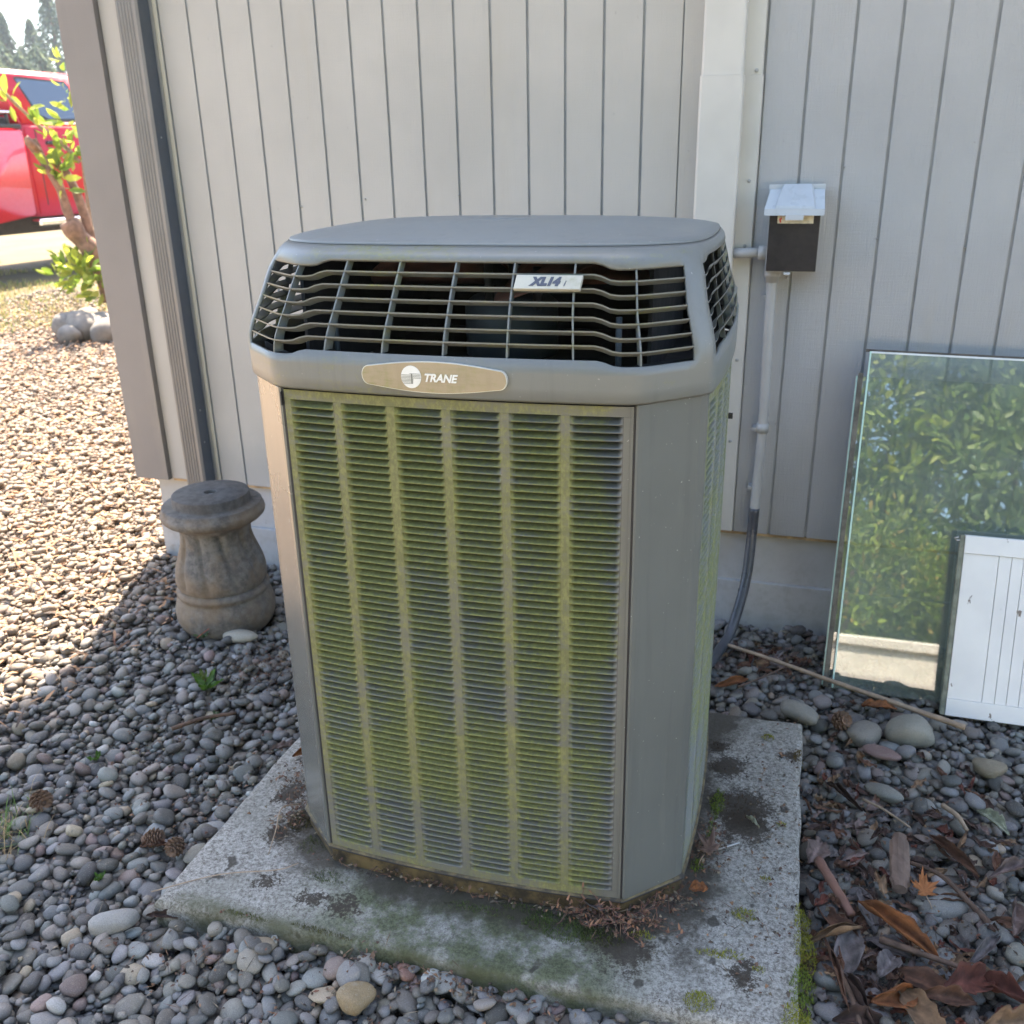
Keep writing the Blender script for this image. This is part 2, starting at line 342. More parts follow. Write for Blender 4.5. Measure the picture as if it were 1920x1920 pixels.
def ico(sub):
    bm = bmesh.new(); bmesh.ops.create_icosphere(bm, subdivisions=sub, radius=1); bm.verts.ensure_lookup_table()
    V = np.array([v.co[:] for v in bm.verts]); T = np.array([[v.index for v in f.verts] for f in bm.faces]); bm.free(); return V, T
def pebble_variant(sub, seed):
    V, T = ico(sub); r = np.random.default_rng(seed); out = V.copy(); e = r.uniform(.72, 1.0)
    out = np.sign(V) * np.abs(V) ** e
    off = Vector(r.uniform(-50, 50, 3)); amp = r.uniform(.10, .24)
    d = np.array([1 + amp * noise.noise(Vector(v) * .9 + off) * 1.6 + .05 * noise.noise(Vector(v) * 2.3 + off) for v in V])
    out = out * d[:, None]
    if seed % 4 == 0: out[:, 0] *= 1 + .25 * out[:, 1]
    return out, T
VAR3 = [pebble_variant(3, s) for s in range(14)]; VAR2 = [pebble_variant(2, s) for s in range(14)]; VAR1 = [pebble_variant(2, 30 + s) for s in range(8)]; VAR0 = [pebble_variant(1, 60 + s) for s in range(6)]
def peb_color(r):
    u = r.random()
    if u < .46: b = np.array([.118, .114, .106]) * r.uniform(.55, 1.7)
    elif u < .80: b = np.array([.150, .130, .104]) * r.uniform(.5, 1.5)
    elif u < .91: b = np.array([.080, .070, .060]) * r.uniform(.5, 1.2)
    elif u < .955: b = np.array([.165, .108, .088]) * r.uniform(.7, 1.3)
    elif u < .988: b = np.array([.28, .215, .13]) * r.uniform(.6, 1.2)
    else: b = np.array([.34, .33, .30]) * r.uniform(.7, 1.1)
    return (b * .75 + b.mean() * .25) * 1.18 * r.uniform(.96, 1.04, 3)
BALC = (.138, -.390)
def mound(x, y):                                          # gravel lies banked against the front of the pad
    dd = -1.503 + (x - .715) * .0356 - y; return .030 * sstep(.15, .01, dd) * sstep(.70, .95, x) * sstep(-.03, -.005, dd) * (.75 + .5 * noise.noise(Vector((x * 4, 0, 0)))) if -.04 < dd < .16 and x < 1.95 else 0.0
def blocked(x, y):
    if y > .0 and x > -.36: return True
    if in_pad(x, y, -.003): return True
    if math.hypot(x - BALC[0], y - BALC[1]) < .125: return True
    return False
def drop(x0, x1, y0, y1, cell, count, dims, seed, z0=-.045, far=False):
    r = np.random.default_rng(seed); nx, ny = int((x1 - x0) / cell), int((y1 - y0) / cell)
    H = np.full((ny, nx), z0, np.float32); res = []
    if not far:
        YY, XX = np.mgrid[0:ny, 0:nx]; YY = YY * cell + y0; XX = XX * cell + x0
        fe = -1.503 + (XX - .715) * .0356; dd = fe - YY; H[(dd > -.02) & (dd < .0)] += .0
    jj, ii = np.mgrid[0:ny:4, 0:nx:4]; ok = []
    for j, i in zip(jj.ravel(), ii.ravel()):
        x, y = x0 + i * cell, y0 + j * cell; px, py = proj((x, y, 0)); mg = 260 if not far else 200
        if -mg < px < 1920 + mg and -mg < py < 1920 + mg and not blocked(x, y) and not (.95 < x < 1.6 and -1.2 < y < -.62): ok.append((i, j))
    ok = np.array(ok); area = len(ok) * 16 * cell * cell; N = int(area * count)
    for k in range(N):
        a = dims(r); b = a * r.uniform(.66, .95); c = a * r.uniform(.36, .60)
        best = None
        for t in range(5):
            i, j = ok[r.integers(len(ok))]; x = x0 + (i + r.uniform(0, 4)) * cell; y = y0 + (j + r.uniform(0, 4)) * cell
            ci, cj = int((x - x0) / cell), int((y - y0) / cell)
            if not (0 <= ci < nx and 0 <= cj < ny): continue
            h = H[cj, ci]
            if best is None or h < best[0]: best = (h, x, y, ci, cj)
        _, x, y, ci, cj = best
        if blocked(x, y): continue
        n = int(a / cell) + 1; i0, i1, j0, j1 = max(0, ci - n), min(nx, ci + n + 1), max(0, cj - n), min(ny, cj + n + 1)
        sub = H[j0:j1, i0:i1]; gy, gx = np.mgrid[j0:j1, i0:i1]; dx = (gx + .5) * cell + x0 - x; dy = (gy + .5) * cell + y0 - y
        yaw = r.uniform(0, math.pi); cs, sn = math.cos(yaw), math.sin(yaw); u = dx * cs + dy * sn; v = -dx * sn + dy * cs
        rho = (u / a) ** 2 + (v / b) ** 2; msk = rho < 1
        if msk.sum() < 3: continue
        hm = sub[msk]; A = np.stack([dx[msk], dy[msk], np.ones(len(hm))], 1); co, *_ = np.linalg.lstsq(A, hm, rcond=None)
        tx, ty = np.clip(co[0], -.45, .45), np.clip(co[1], -.45, .45)
        bot = -c * np.sqrt(np.clip(1 - rho[msk], 0, 1)) + tx * dx[msk] + ty * dy[msk]
        z = np.quantile(hm - bot, .80)
        if z + c > .075 and not far: continue
        top = z + tx * dx[msk] + ty * dy[msk] + c * np.sqrt(np.clip(1 - rho[msk], 0, 1))
        sub[msk] = np.maximum(sub[msk], top)
        nrm = Vector((-tx, -ty, 1)).normalized(); xa = Vector((cs, sn, 0)); xa = (xa - nrm * xa.dot(nrm)).normalized(); ya = nrm.cross(xa)
        res.append((x, y, z, a, b, c, xa, ya, nrm))
    return res, H
def dims_near(r):
    u = r.random(); return r.uniform(.005, .0095) if u < .36 else (r.uniform(.0095, .0165) if u < .84 else r.uniform(.0165, .0255))
def dims_far(r): return r.uniform(.010, .018) if r.random() < .55 else r.uniform(.017, .027)
near, Hn = drop(-1.25, 2.75, -2.05, 1.45, .004, 6000, dims_near, 3)
far, Hf = drop(-5.6, -1.25, -1.9, 5.2, .009, 2100, dims_far, 5, far=True)
shift = -float(np.median(Hn[Hn > -.04])); 
bed = empty('gravel_bed', kind='structure', label='bed of rounded river pebbles round the concrete pad', cat='gravel bed')
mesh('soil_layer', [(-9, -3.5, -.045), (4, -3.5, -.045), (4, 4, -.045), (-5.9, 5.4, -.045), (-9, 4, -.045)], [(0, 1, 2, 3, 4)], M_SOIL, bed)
def pxsize(p):
    d = (Vector(p[:3]) - CAM).dot(_f); return p[3] * F_PX / max(d, .1)
cand = []
for k, p in enumerate(near):
    px, py = proj(p[:3])
    if 8 < px < 1912 and 8 < py < 1912 and not (p[0] > .93 and p[0] < 1.66 and p[1] > -1.2):
        top = p[2] + p[5]; ci, cj = int((p[0] + 1.25) / .004), int((p[1] + 2.05) / .004)
        if 0 <= cj < Hn.shape[0] and 0 <= ci < Hn.shape[1] and Hn[cj, ci] <= top + .002: cand.append((pxsize(p), k))
cand.sort(reverse=True); single = set(k for _, k in cand[:300])
shared = []
for V, T in VAR2:
    me = bpy.data.meshes.new('pebble'); me.from_pydata(V.tolist(), [], T.tolist()); me.update()
    me.polygons.foreach_set('use_smooth', [True] * len(me.polygons)); me.materials.append(M_PEBO); shared.append(me)
def peb_matrix(p, zs):
    x, y, z, a, b, c, xa, ya, nz = p
    M = Matrix((xa * a, ya * b, nz * c)).transposed().to_4x4(); M.translation = (x, y, z + zs + gz(x, y) + mound(x, y)); return M
rc = np.random.default_rng(21)
for k in sorted(single):
    o = bpy.data.objects.new('pebble', shared[k % len(shared)]); col.objects.link(o); o.parent = bed
    o.matrix_local = peb_matrix(near[k], shift); o.color = (*peb_color(rc), 1)
def joined_pebbles(items, varf, name, dust_sun=0.0):
    Vs, Ts, Cs, off = [], [], [], 0
    for q, p in enumerate(items):
        V, T = varf(p, q); x, y, z, a, b, c, xa, ya, nz = p
        P = V[:, :1] * (np.array(xa) * a) + V[:, 1:2] * (np.array(ya) * b) + V[:, 2:] * (np.array(nz) * c) + np.array([x, y, z + shift + gz(x, y) + mound(x, y)])
        cc = None; dk = dust_sun if dust_sun else .6 * sstep(.12, -.55, x) * (1 if y > -1.35 else 0); cc = np.append(peb_color(rc) * (1 - dk) + np.array([.31, .22, .145]) * dk * rc.uniform(.7, 1.3), 1); Vs.append(P); Ts.append(T + off); Cs.append(np.tile(cc, (len(V), 1))); off += len(V)  # tan blend paints sun warmth onto the pebbles of the sunlit side
    o = bigmesh(name, np.concatenate(Vs), np.concatenate(Ts), M_PEB, bed, np.concatenate(Cs)); tag(o, kind='stuff'); return o
def vf(p, q):
    s = pxsize(p); return VAR2[q % 14] if s > 13.5 else VAR0[q % 6]
joined_pebbles([p for k, p in enumerate(near) if k not in single], vf, 'small_pebbles')
joined_pebbles(far, lambda p, q: VAR0[q % 6], 'sunlit_pebbles', .6)
def ztop(x, y):
    i, j = int((x + 1.25) / .004), int((y + 2.05) / .004)
    if 0 <= j < Hn.shape[0] and 0 <= i < Hn.shape[1] and Hn[j, i] > -.04: return float(Hn[j, i]) + shift + mound(x, y)
    return 0.0

# individually placed stones
def stone(name, loc, dims, rz, c, label, tilt=(0, 0), v=0, sub=VAR3):
    V, T = sub[v]; me = bpy.data.meshes.new(name); me.from_pydata((V * np.array(dims)).tolist(), [], T.tolist()); me.update()
    me.polygons.foreach_set('use_smooth', [True] * len(me.polygons)); me.materials.append(M_PEBO)
    o = bpy.data.objects.new(name, me); col.objects.link(o); o.location = loc; o.rotation_euler = (tilt[0], tilt[1], rz); o.color = (*c, 1)
    return tag(o, label, 'stone')
stone('large_stone', (2.10, -.50, .022), (.052, .046, .038), .3, (.25, .235, .19), 'large round grey stone at the tip of the long stick before the white panel', v=2)
stone('large_stone', (1.995, -.525, .012), (.042, .034, .028), .9, (.20, .18, .15), 'smooth brown-grey stone between the pine cone and the large round stone', v=3)
stone('flat_stone', (2.03, -.60, .018), (.044, .032, .010), 2.6, (.20, .125, .11), 'flat reddish slab stone in front of the large round stone', (.2, .1), v=5)
stone('large_stone', (1.842, -.50, .032), (.046, .024, .022), -.45, (.23, .215, .18), 'long smooth stone touching the back right corner of the concrete pad', v=6)
stone('flat_stone', (.262, -.512, .02), (.052, .024, .017), .15, (.36, .33, .27), 'pale flat oval stone at the foot of the concrete baluster', v=7)
stone('angular_stone', (1.163, -1.575, .028), (.030, .024, .020), .5, (.25, .18, .095), 'tan angular stone standing in the front row of grey pebbles', (.5, .3), v=0)
stone('angular_stone', (.946, -1.522, .022), (.031, .022, .015), .3, (.25, .20, .135), 'tan and grey stone resting against the front edge of the pad, left part', v=9)
stone('white_pebble', (1.271, -1.500, .022), (.018, .017, .012), 1.1, (.36, .36, .33), 'small whitish disc pebble near the middle of the pad front edge', (.4, 0), v=1)
stone('red_stone', (1.222, -1.498, .022), (.020, .016, .010), 2, (.22, .115, .085), 'pinkish red flat stone left of the whitish disc pebble', (.3, .2), v=4)
stone('angular_stone', (2.262, -.60, .02), (.034, .026, .020), .2, (.20, .165, .11), 'brown blocky stone at the right edge below the white panel', v=8)
stone('green_stone', (2.03, -.755, .02), (.040, .021, .014), -.5, (.19, .185, .16), 'long flat greenish grey stone among pebbles right of the pad', v=10)
stone('large_stone', (2.115, -1.055, .005), (.044, .036, .024), .4, (.20, .19, .17), 'oval grey stone just behind the orange maple leaf', v=11)
stone('large_stone', (.652, -1.545, .02), (.044, .021, .018), .5, (.25, .24, .22), 'long pale grey stone just left of the pad front left corner', v=12)

# ------------------------------------------------------------------ concrete pad
def build_pad():
    nx, ny = 90, 70; A, B, C_, D = [Vector((*p, 0)) for p in PAD]; V = []; Fs = []
    def pt(u, v): return (A * (1 - u) + B * u) * (1 - v) + (D * (1 - u) + C_ * u) * v
    us = [0] + [.012 * (i / 3) for i in (1, 2)] + list(np.linspace(.012, .988, nx)) + [1 - .012 * (i / 3) for i in (2, 1)] + [1]
    vv = [0] + [.014 * (i / 3) for i in (1, 2)] + list(np.linspace(.014, .986, ny)) + [1 - .014 * (i / 3) for i in (2, 1)] + [1]
    n = len(us)
    for v in vv:
        for u in us:
            p = pt(u, v); e = min(min(u, 1 - u) / .012, min(v, 1 - v) / .014, 1); z = .05 - .010 * (1 - math.sqrt(max(0, 1 - (1 - e) ** 2)))
            q = Vector((p.x, p.y, 0)); z += .0025 * noise.noise(q * 6) + .0016 * noise.noise(q * 40)
            d = .006 * noise.noise(q * 9) * (1 - e)
            V.append((p.x + d, p.y + d * .8, z))
    m = len(vv)
    for j in range(m - 1):
        for i in range(n - 1): Fs.append((j * n + i, j * n + i + 1, (j + 1) * n + i + 1, (j + 1) * n + i))
    edge = [i for i in range(n)] + [j * n + n - 1 for j in range(1, m)] + [(m - 1) * n + i for i in range(n - 2, -1, -1)] + [j * n for j in range(m - 2, 0, -1)]
    b0 = len(V)
    for e in edge: V.append((V[e][0], V[e][1], -.05))
    for k in range(len(edge)): k2 = (k + 1) % len(edge); Fs.append((edge[k], b0 + k, b0 + k2, edge[k2]))
    tag(mesh('concrete_pad', V, Fs, M_CONC, smooth=True), 'weathered mossy concrete slab under the air conditioner', 'concrete pad')
build_pad()

# ------------------------------------------------------------------ the house
G = .1016; ZS = .2955; ZTOP = 3.18
house = empty('house', (0, 0, 0), label='house wall of painted grooved siding boards above a painted foundation', cat='house')
def board(x0, x1, mat, y=0.0, z0=ZS, z1=ZTOP, th=.0045, nm='siding_board'):
    bm = bmesh.new(); bx(bm, x0, x1, y, y + th, z0, z1, .0016, 2); return bm_obj(nm, bm, mat, house)
gx = [k * G for k in range(14)]
edges = [-.098] + gx
GW = .0036
board(-.303 + .002, -.116, M_SIDE); board(-.113, -.100, M_CREAM, y=-.003, nm='trim_strip')
for a, b in zip(edges[:-1], edges[1:]): board(a + GW if a >= 0 else a + .003, b - GW, M_SIDE)
board(1.3208 + GW, 1.417, M_SIDE); board(1.4205, 1.618, M_SIDE)
board(1.6245, 1.7235 - GW, M_SIDE2)
for k in range(20): board(1.7235 + k * G + GW, 1.7235 + (k + 1) * G - GW, M_SIDE2)
box('groove_backing', -.44, 3.8, .0052, .012, ZS + .001, ZTOP, M_GROOVE, house)
# corner board with its thickness
box('corner_board', -.437, -.303, -.019, .004, ZS - .002, ZTOP, M_TAUPE, house, .002, 2)
box('side_corner_board', -.4375, -.4185, .0045, .14, ZS - .002, ZTOP, M_TAUPE, house, .002, 1)
box('side_wall', -.4175, -.36, .0125, 8.0, ZS - .002, ZTOP, M_SIDE, house)
box('wall_core', -.355, 3.8, .0125, .12, ZS + .02, ZTOP, M_GROOVE, house)
box('foundation', -.378, 3.8, .020, .20, .10, ZS + .015, M_FOUND, house, .003)
box('foundation_footing', -.382, 3.8, .0050, .0195, -.10, .136, M_FOUND, house, .0025, 2)
box('side_foundation', -.378, -.30, .2052, 8.0, -.1, ZS + .015, M_FOUND, house)
box('drip_edge', -.30, 3.8, .006, .0195, ZS - .010, ZS - .001, simple('bare_wood_edge', (.42, .30, .17), .8, var=.3, scale=30), house)
# roof with its overhang (it shades the yard in front)
bm = bmesh.new(); bx(bm, -.78, 4.4, -.50, 8.6, 3.185, 3.22); bx(bm, -.82, 4.44, -.54, 8.64, 3.2205, 3.42)
bm_obj('roof', bm, M_TAUPE, house)
# small nails and knots on the boards
bm = bmesh.new()
for (x, z) in [(1.715, 1.02), (1.9245, 1.12), (1.55, .62), (1.6, .33), (1.83, 1.29), (.31, 1.2), (.52, 1.22), (.81, 1.23), (1.62, .42), (1.62, .6), (2.13, 1.1)]:
    bmesh.ops.create_uvsphere(bm, u_segments=8, v_segments=5, radius=.003, matrix=Matrix.Translation((x, -.0008, z)))
bm_obj('nail_head', bm, M_STEEL, house, True)

# downspout
ds = empty('downspout', (-.16, 0, ZS), label='taupe ribbed rectangular downspout beside the corner board', cat='downspout')
def dsx():
    x0, x1, yf, yb = -.198, -.122, -.062, -.006; prof = [(x0, yb), (x0, yf + .006), (x0 + .006, yf)]
    n = 5; w_ = (x1 - x0 - .024) / n
    for k in range(n):
        a = x0 + .012 + k * w_; prof += [(a, yf), (a + w_ * .25, yf + .0030), (a + w_ * .75, yf + .0030), (a + w_, yf)]
    prof += [(x1 - .006, yf), (x1, yf + .006)]; return prof, (x1, yb)
pr, last = dsx(); pr = pr + [last]
V = [(x + .16, y, z - ZS) for z in (ZS - .02, 3.15) for x, y in pr]; n = len(pr)
Fs = [(i, i + 1, n + i + 1, n + i) for i in range(n - 1)] + [(n - 1, 0, n, 2 * n - 1)]
o = mesh('spout_body', V, Fs, M_SPOUT, ds); 
for p_ in o.data.polygons: pass
box('spout_side_shade', .0382, .0388, -.055, -.007, .0, 2.85, M_SPOUTD, ds)  # thin dark strip added to show this side in shade
bm = bmesh.new()
for z in (.45, .56, 1.4): bmesh.ops.create_uvsphere(bm, u_segments=8, v_segments=5, radius=.003, matrix=Matrix.Translation((.0388, -.035, z - ZS)))
bm_obj('rivet', bm, M_STEEL, ds, True)

# white line-set cover
lc = empty('line_set_cover', (1.53, 0, .8), label='off-white vertical pipe cover duct on the wall behind the air conditioner', cat='pipe cover')
def cover(z0, z1, gr, nm):
    xl, xr, yf = 1.474 - gr, 1.574 + gr, -.052 - gr
    prof = [(xl, -.001), (xl, yf + .006), (xl + .002, yf + .002), (xl + .006, yf), (xr - .006, yf), (xr - .002, yf + .002), (xr, yf + .006), (xr, -.012), (1.6165 + gr, -.0095 - gr), (1.6185 + gr, -.0015)]
    V = [(x - 1.53, y, z - .8) for z in (z0, z1) for x, y in prof]; n = len(prof)
    Fs = [(i, i + 1, n + i + 1, n + i) for i in range(n - 1)] + [tuple(range(n))[::-1], tuple(range(n, 2 * n))]
    return mesh(nm, V, Fs, M_COVER, lc)
cover(1.5055, 3.15, 0, 'duct_length'); cover(ZS + .005, 1.505, .0028, 'duct_length')
for (x, z) in [(1.603, 1.515), (1.603, 1.26), (1.603, 1.10), (1.603, .80), (1.60, .57)]:
    bm = bmesh.new(); bmesh.ops.create_uvsphere(bm, u_segments=12, v_segments=6, radius=.0048, matrix=Matrix.Translation((x - 1.53, -.0125, z - .8)) @ Matrix.Diagonal((1, .6, 1, 1)))
    bm_obj('screw', bm, M_GREYPVC, lc, True)

# disconnect box
db = empty('disconnect_box', (1.725, -.0045, 1.145), label='grey electrical disconnect box with a white hooded lid and dark brown front', cat='electrical box')
def dbx(name, x0, x1, y0, y1, z0, z1, mat, bev=.001): return box(name, x0 - 1.725, x1 - 1.725, y0 + .0045, y1 + .0045, z0 - 1.145, z1 - 1.145, mat, db, bev, 2)
dbx('housing', 1.661, 1.787, -.070, -.0045, 1.041, 1.194, M_GREYPVC, .002)
dbx('housing_top', 1.6615, 1.7865, -.036, -.0045, 1.1945, 1.240, M_GREYPVC, .002)
dbx('front_cover', 1.6635, 1.7845, -.0765, -.0705, 1.045, 1.190, M_BROWN)
dbx('back_flange', 1.655, 1.790, -.030, -.020, 1.232, 1.2515, M_WHITEM)
def hood():
    V = [(-.066, -.040, 1.240), (.064, -.040, 1.240), (.068, -.094, 1.196), (-.0745, -.094, 1.196), (-.0745, -.096, 1.181), (.068, -.096, 1.181)]
    V = [Vector((a, b + .0045, z - 1.145)) for a, b, z in V]
    bm = bmesh.new(); vs_ = [bm.verts.new(v) for v in V]; bm.faces.new((vs_[0], vs_[1], vs_[2], vs_[3])); bm.faces.new((vs_[3], vs_[2], vs_[5], vs_[4]))
    bm.faces.new((vs_[0], vs_[3], vs_[4])); bm.faces.new((vs_[1], vs_[5], vs_[2]))
    o = bm_obj('hood', bm, M_WHITEM, db); md = o.modifiers.new('thick', 'SOLIDIFY'); md.thickness = .002; md.offset = -1
    V = [(-.034, -.034, 1.254), (.032, -.034, 1.254), (.046, -.0925, 1.2015), (-.050, -.0925, 1.2015), (-.040, -.036, 1.242), (.038, -.036, 1.242), (.046, -.0938, 1.1970), (-.050, -.0938, 1.1970)]
    V = [(a, b + .0045, z - 1.145) for a, b, z in V]
    bm = bmesh.new(); vs_ = [bm.verts.new(v) for v in V]
    for f in ((0, 1, 2, 3), (0, 3, 7, 4), (1, 5, 6, 2), (3, 2, 6, 7), (0, 4, 5, 1)): bm.faces.new([vs_[i] for i in f])
    bmesh.ops.bevel(bm, geom=list(bm.edges), offset=.002, segments=2, affect='EDGES'); bm_obj('raised_hood_panel', bm, M_WHITEM, db)
hood()
dbx('latch_tab', 1.702, 1.745, -.0985, -.0965, 1.170, 1.184, M_WHITEM)
dbx('warning_sticker', 1.683, 1.769, -.0778, -.0767, 1.161, 1.190, M_STICKER, .0003)
bm = bmesh.new(); bolt = [(0, 0), (.004, .002), (.001, .008), (.005, .0085), (.0005, .019), (.0025, .011), (-.002, .0105)]
vs_ = [bm.verts.new((-.036 + a, -.0741, .0175 + b)) for a, b in bolt]; bm.faces.new(vs_); bm_obj('lightning_symbol', bm, M_RED, db)
dbx('bottom_tab', 1.708, 1.724, -.082, -.074, 1.037, 1.0425, M_WHITEM)
# text rows of the sticker are too small and hidden: fine dark ruled print
bm = bmesh.new()
for k in range(3): bx(bm, -.024, .030, -.0739, -.0735, .0195 + k * .004, .0203 + k * .004)
bm_obj('sticker_print', bm, simple('faded_print', (.40, .33, .22), .7), db)
# conduits
cd = empty('electrical_conduit', (1.68, -.03, 1.0), label='grey vertical conduit running from the disconnect box down to a dark flexible whip', cat='conduit')
def off(P, o): return [(a - o[0], b - o[1], c_ - o[2]) for a, b, c_ in P]
O = (1.68, -.03, 1.0)
pts = catmull([(1.679, -.030, 1.032), (1.681, -.030, .85), (1.685, -.028, .62), (1.682, -.030, .45), (1.681, -.034, .38)], 20)
rad = [.0125 + (.0009 if i % 2 else 0) for i in range(len(pts))]
tube('ribbed_conduit', off([tuple(p) for p in pts], O), rad, M_GREYPVC, cd, 12)
tube('connector', off([(1.679, -.030, 1.041), (1.679, -.030, 1.026), (1.679, -.030, 1.0255), (1.679, -.030, 1.012)], O), [.020, .020, .0165, .0165], M_GREYPVC, cd, 14)
tube('coupling', off([(1.6845, -.028, .632), (1.6845, -.028, .607)], O), .0165, M_GREYPVC, cd, 12)
for zz_ in (-.388, -.03, -.56):
    box('strap', -.022 if zz_ != -.03 else -.018, .004, -.004, .029, zz_, zz_ + .008, M_GREYPVC, cd)
pts = catmull([(1.681, -.034, .385), (1.679, -.042, .30), (1.676, -.075, .20), (1.664, -.12, .12), (1.645, -.175, .05), (1.62, -.26, .03), (1.60, -.38, .05), (1.58, -.50, .075)], 10)
tube('flexible_whip', off([tuple(p) for p in pts], O), .0145, M_DKCOND, cd, 12)
hp = empty('horizontal_conduit', (1.62, -.02, 1.09), label='short horizontal grey pipe joining the pipe cover to the disconnect box', cat='conduit')
tube('pipe', [(-.045, -.015, -.006), (.026, -.015, -.004)], .0125, M_GREYPVC, hp, 14)
tube('fitting', [(.020, -.015, -.004), (.0415, -.015, -.004)], .0175, M_GREYPVC, hp, 14)

# ------------------------------------------------------------------ air conditioner
ac = empty('air_conditioner', (0, 0, 0), label='grey louvred outdoor air conditioner condenser with green algae on its slats', cat='air conditioner')
ac.matrix_world = UT
HW, YF, YB, CH, CHY = .380, -.380, .325, .0955, .0872
def edge_pts(bow=.015, step=.012):
    P = [(-HW + CH, YF), (HW - CH, YF), (HW, YF + CHY), (HW, YB - CHY), (HW - CH, YB), (-HW + CH, YB), (-HW, YB - CHY), (-HW, YF + CHY)]
    bows = [bow, 0, bow * .9, 0, bow, 0, bow * .9, 0]; out = []; seg = []
    for i in range(8):
        a, b = np.array(P[i]), np.array(P[(i + 1) % 8]); L = np.linalg.norm(b - a); n = max(3, int(round(L / step))); nrm = np.array([(b - a)[1], -(b - a)[0]]) / L
        for k in range(n): t = k / n; out.append(a + (b - a) * t + nrm * bows[i] * 4 * t * (1 - t)); seg.append((i, t))
    return np.array(out), seg
LOOP, SEG = edge_pts(); NL = len(LOOP)
SM = LOOP.copy()
for _ in range(3): SM = (np.roll(SM, 1, 0) + SM * 2 + np.roll(SM, -1, 0)) / 4
SM2 = SM.copy()
for _ in range(34): SM2 = (np.roll(SM2, 1, 0) + SM2 * 2 + np.roll(SM2, -1, 0)) / 4
SM2 = SM2 * np.array([1.012, 1.012])
def ring(loop, inset):
    s = 1 - xin(inset) / HW; cy = (YF + YB) / 2; q = loop.copy(); q[:, 1] = (q[:, 1] - cy) * (1 - inset / ((YB - YF) / 2)) + cy; q[:, 0] *= s; return q
def xin(i): return i if i < .034 else .034 + (i - .034) * .55 if i < .12 else .0813 + (i - .12)
ZB, ZT = .092, 1.000
def strip(name, idx, z0, z1, mat, parent, nz=2, ins=0.0, loop=None):
    loop = LOOP if loop is None else loop; P = ring(loop, ins)[idx]; V = []; Fs = []; zs = np.linspace(z0, z1, nz)
    for z in zs:
        for p in P: V.append((p[0], p[1], z))
    n = len(idx)
    for j in range(nz - 1):
        for i in range(n - 1): Fs.append((j * n + i, j * n + i + 1, (j + 1) * n + i + 1, (j + 1) * n + i))
    o = mesh(name, V, Fs, mat, parent, smooth=True); md = o.modifiers.new('sheet', 'SOLIDIFY'); md.thickness = .0022; md.offset = -1; return o
def seg_idx(i0, t0, i1, t1):
    out = []; k = 0
    start = [k for k, (s, t) in enumerate(SEG) if s == i0 and t >= t0 - 1e-6][0]
    k = start
    while True:
        out.append(k % NL); s, t = SEG[k % NL]
        if s == i1 and t >= t1 - 1e-6: break
        k += 1
        if k > start + NL: break
    return out
def bowx(x): return YF - .015 * (1 - (x / (HW - CH)) ** 2)
# front panel: rails, mullions, louvres
PITCH_L, ROWS = .01225, 71; Z0L = .1085
fp = empty('front_panel'); fp.parent = ac
def bowed_bar(x0, x1, z0, z1, nm, mat, n=6, t=.002, proud=0):
    V, Fs = [], []
    for i in range(n + 1):
        x = x0 + (x1 - x0) * i / n
        for (dy, z) in ((-proud, z0), (-proud, z1), (t, z1), (t, z0)): V.append((x, bowx(x) + dy, z))
    for i in range(n):
        for k in range(4): Fs.append((i * 4 + k, i * 4 + (k + 1) % 4, i * 4 + 4 + (k + 1) % 4, i * 4 + 4 + k))
    Fs += [(0, 3, 2, 1), (n * 4, n * 4 + 1, n * 4 + 2, n * 4 + 3)]
    return mesh(nm, V, Fs, mat, fp)
CW = .0785; CG = .0131; X0 = -.2695
cols = [(X0 + k * (CW + CG), X0 + k * (CW + CG) + CW) for k in range(6)]
ZL1 = Z0L + ROWS * PITCH_L
bowed_bar(-.2805, .2815, ZL1 + .0003, ZT - .006, 'top_rail', M_FRONT, 24)
bowed_bar(-.2805, .2815, ZB + .002, Z0L - .0002, 'bottom_rail', M_FRONT, 24)
bowed_bar(-.2805, cols[0][0] - .0001, Z0L, ZL1, 'edge_stile', M_FRONT, 2)
bowed_bar(cols[5][1] + .0001, .2815, Z0L, ZL1, 'edge_stile', M_FRONT, 2)
for k in range(5): bowed_bar(cols[k][1] + .0001, cols[k + 1][0] - .0001, Z0L, ZL1, 'mullion', M_FRONT, 3)
bowed_bar(.2745, .2765, ZB + .004, ZT - .008, 'stile_crease', M_FRONT, 1, proud=.0012)
def louvre_geo(w, ramp=.0085):
    xs = [0, .0022, .0048, ramp, w * .3, w * .5, w * .7, w - ramp, w - .0048, w - .0022, w]; V, Fs = [], []
    prof = [(.0030, -.0009), (.0000, -.0005), (-.0010, .0009), (.0020, .0019), (.0080, .0042), (.0190, .0069)]; n = len(prof)
    for x in xs:
        e = sstep(0, ramp, min(x, w - x))
        for k, (d, z) in enumerate(prof):
            if k < 3: V.append((x, d * e + (0 if k else .0012 * (1 - e)), z))
            else: V.append((x, d * e, z + (1 - e) * (PITCH_L - .0001 - .0069) * (k - 2) / 3))
    for i in range(len(xs) - 1):
        for k in range(n - 1): Fs.append((i * n + k, (i + 1) * n + k, (i + 1) * n + k + 1, i * n + k + 1))
    return V, Fs
LV, LF = louvre_geo(CW)
lme = bpy.data.meshes.new('louvre'); lme.from_pydata(LV, [], LF); lme.update(); lme.materials.append(M_LOUV)
lme.polygons.foreach_set('use_smooth', [True] * len(lme.polygons))
sV, sF = [], []; rest_off = 0
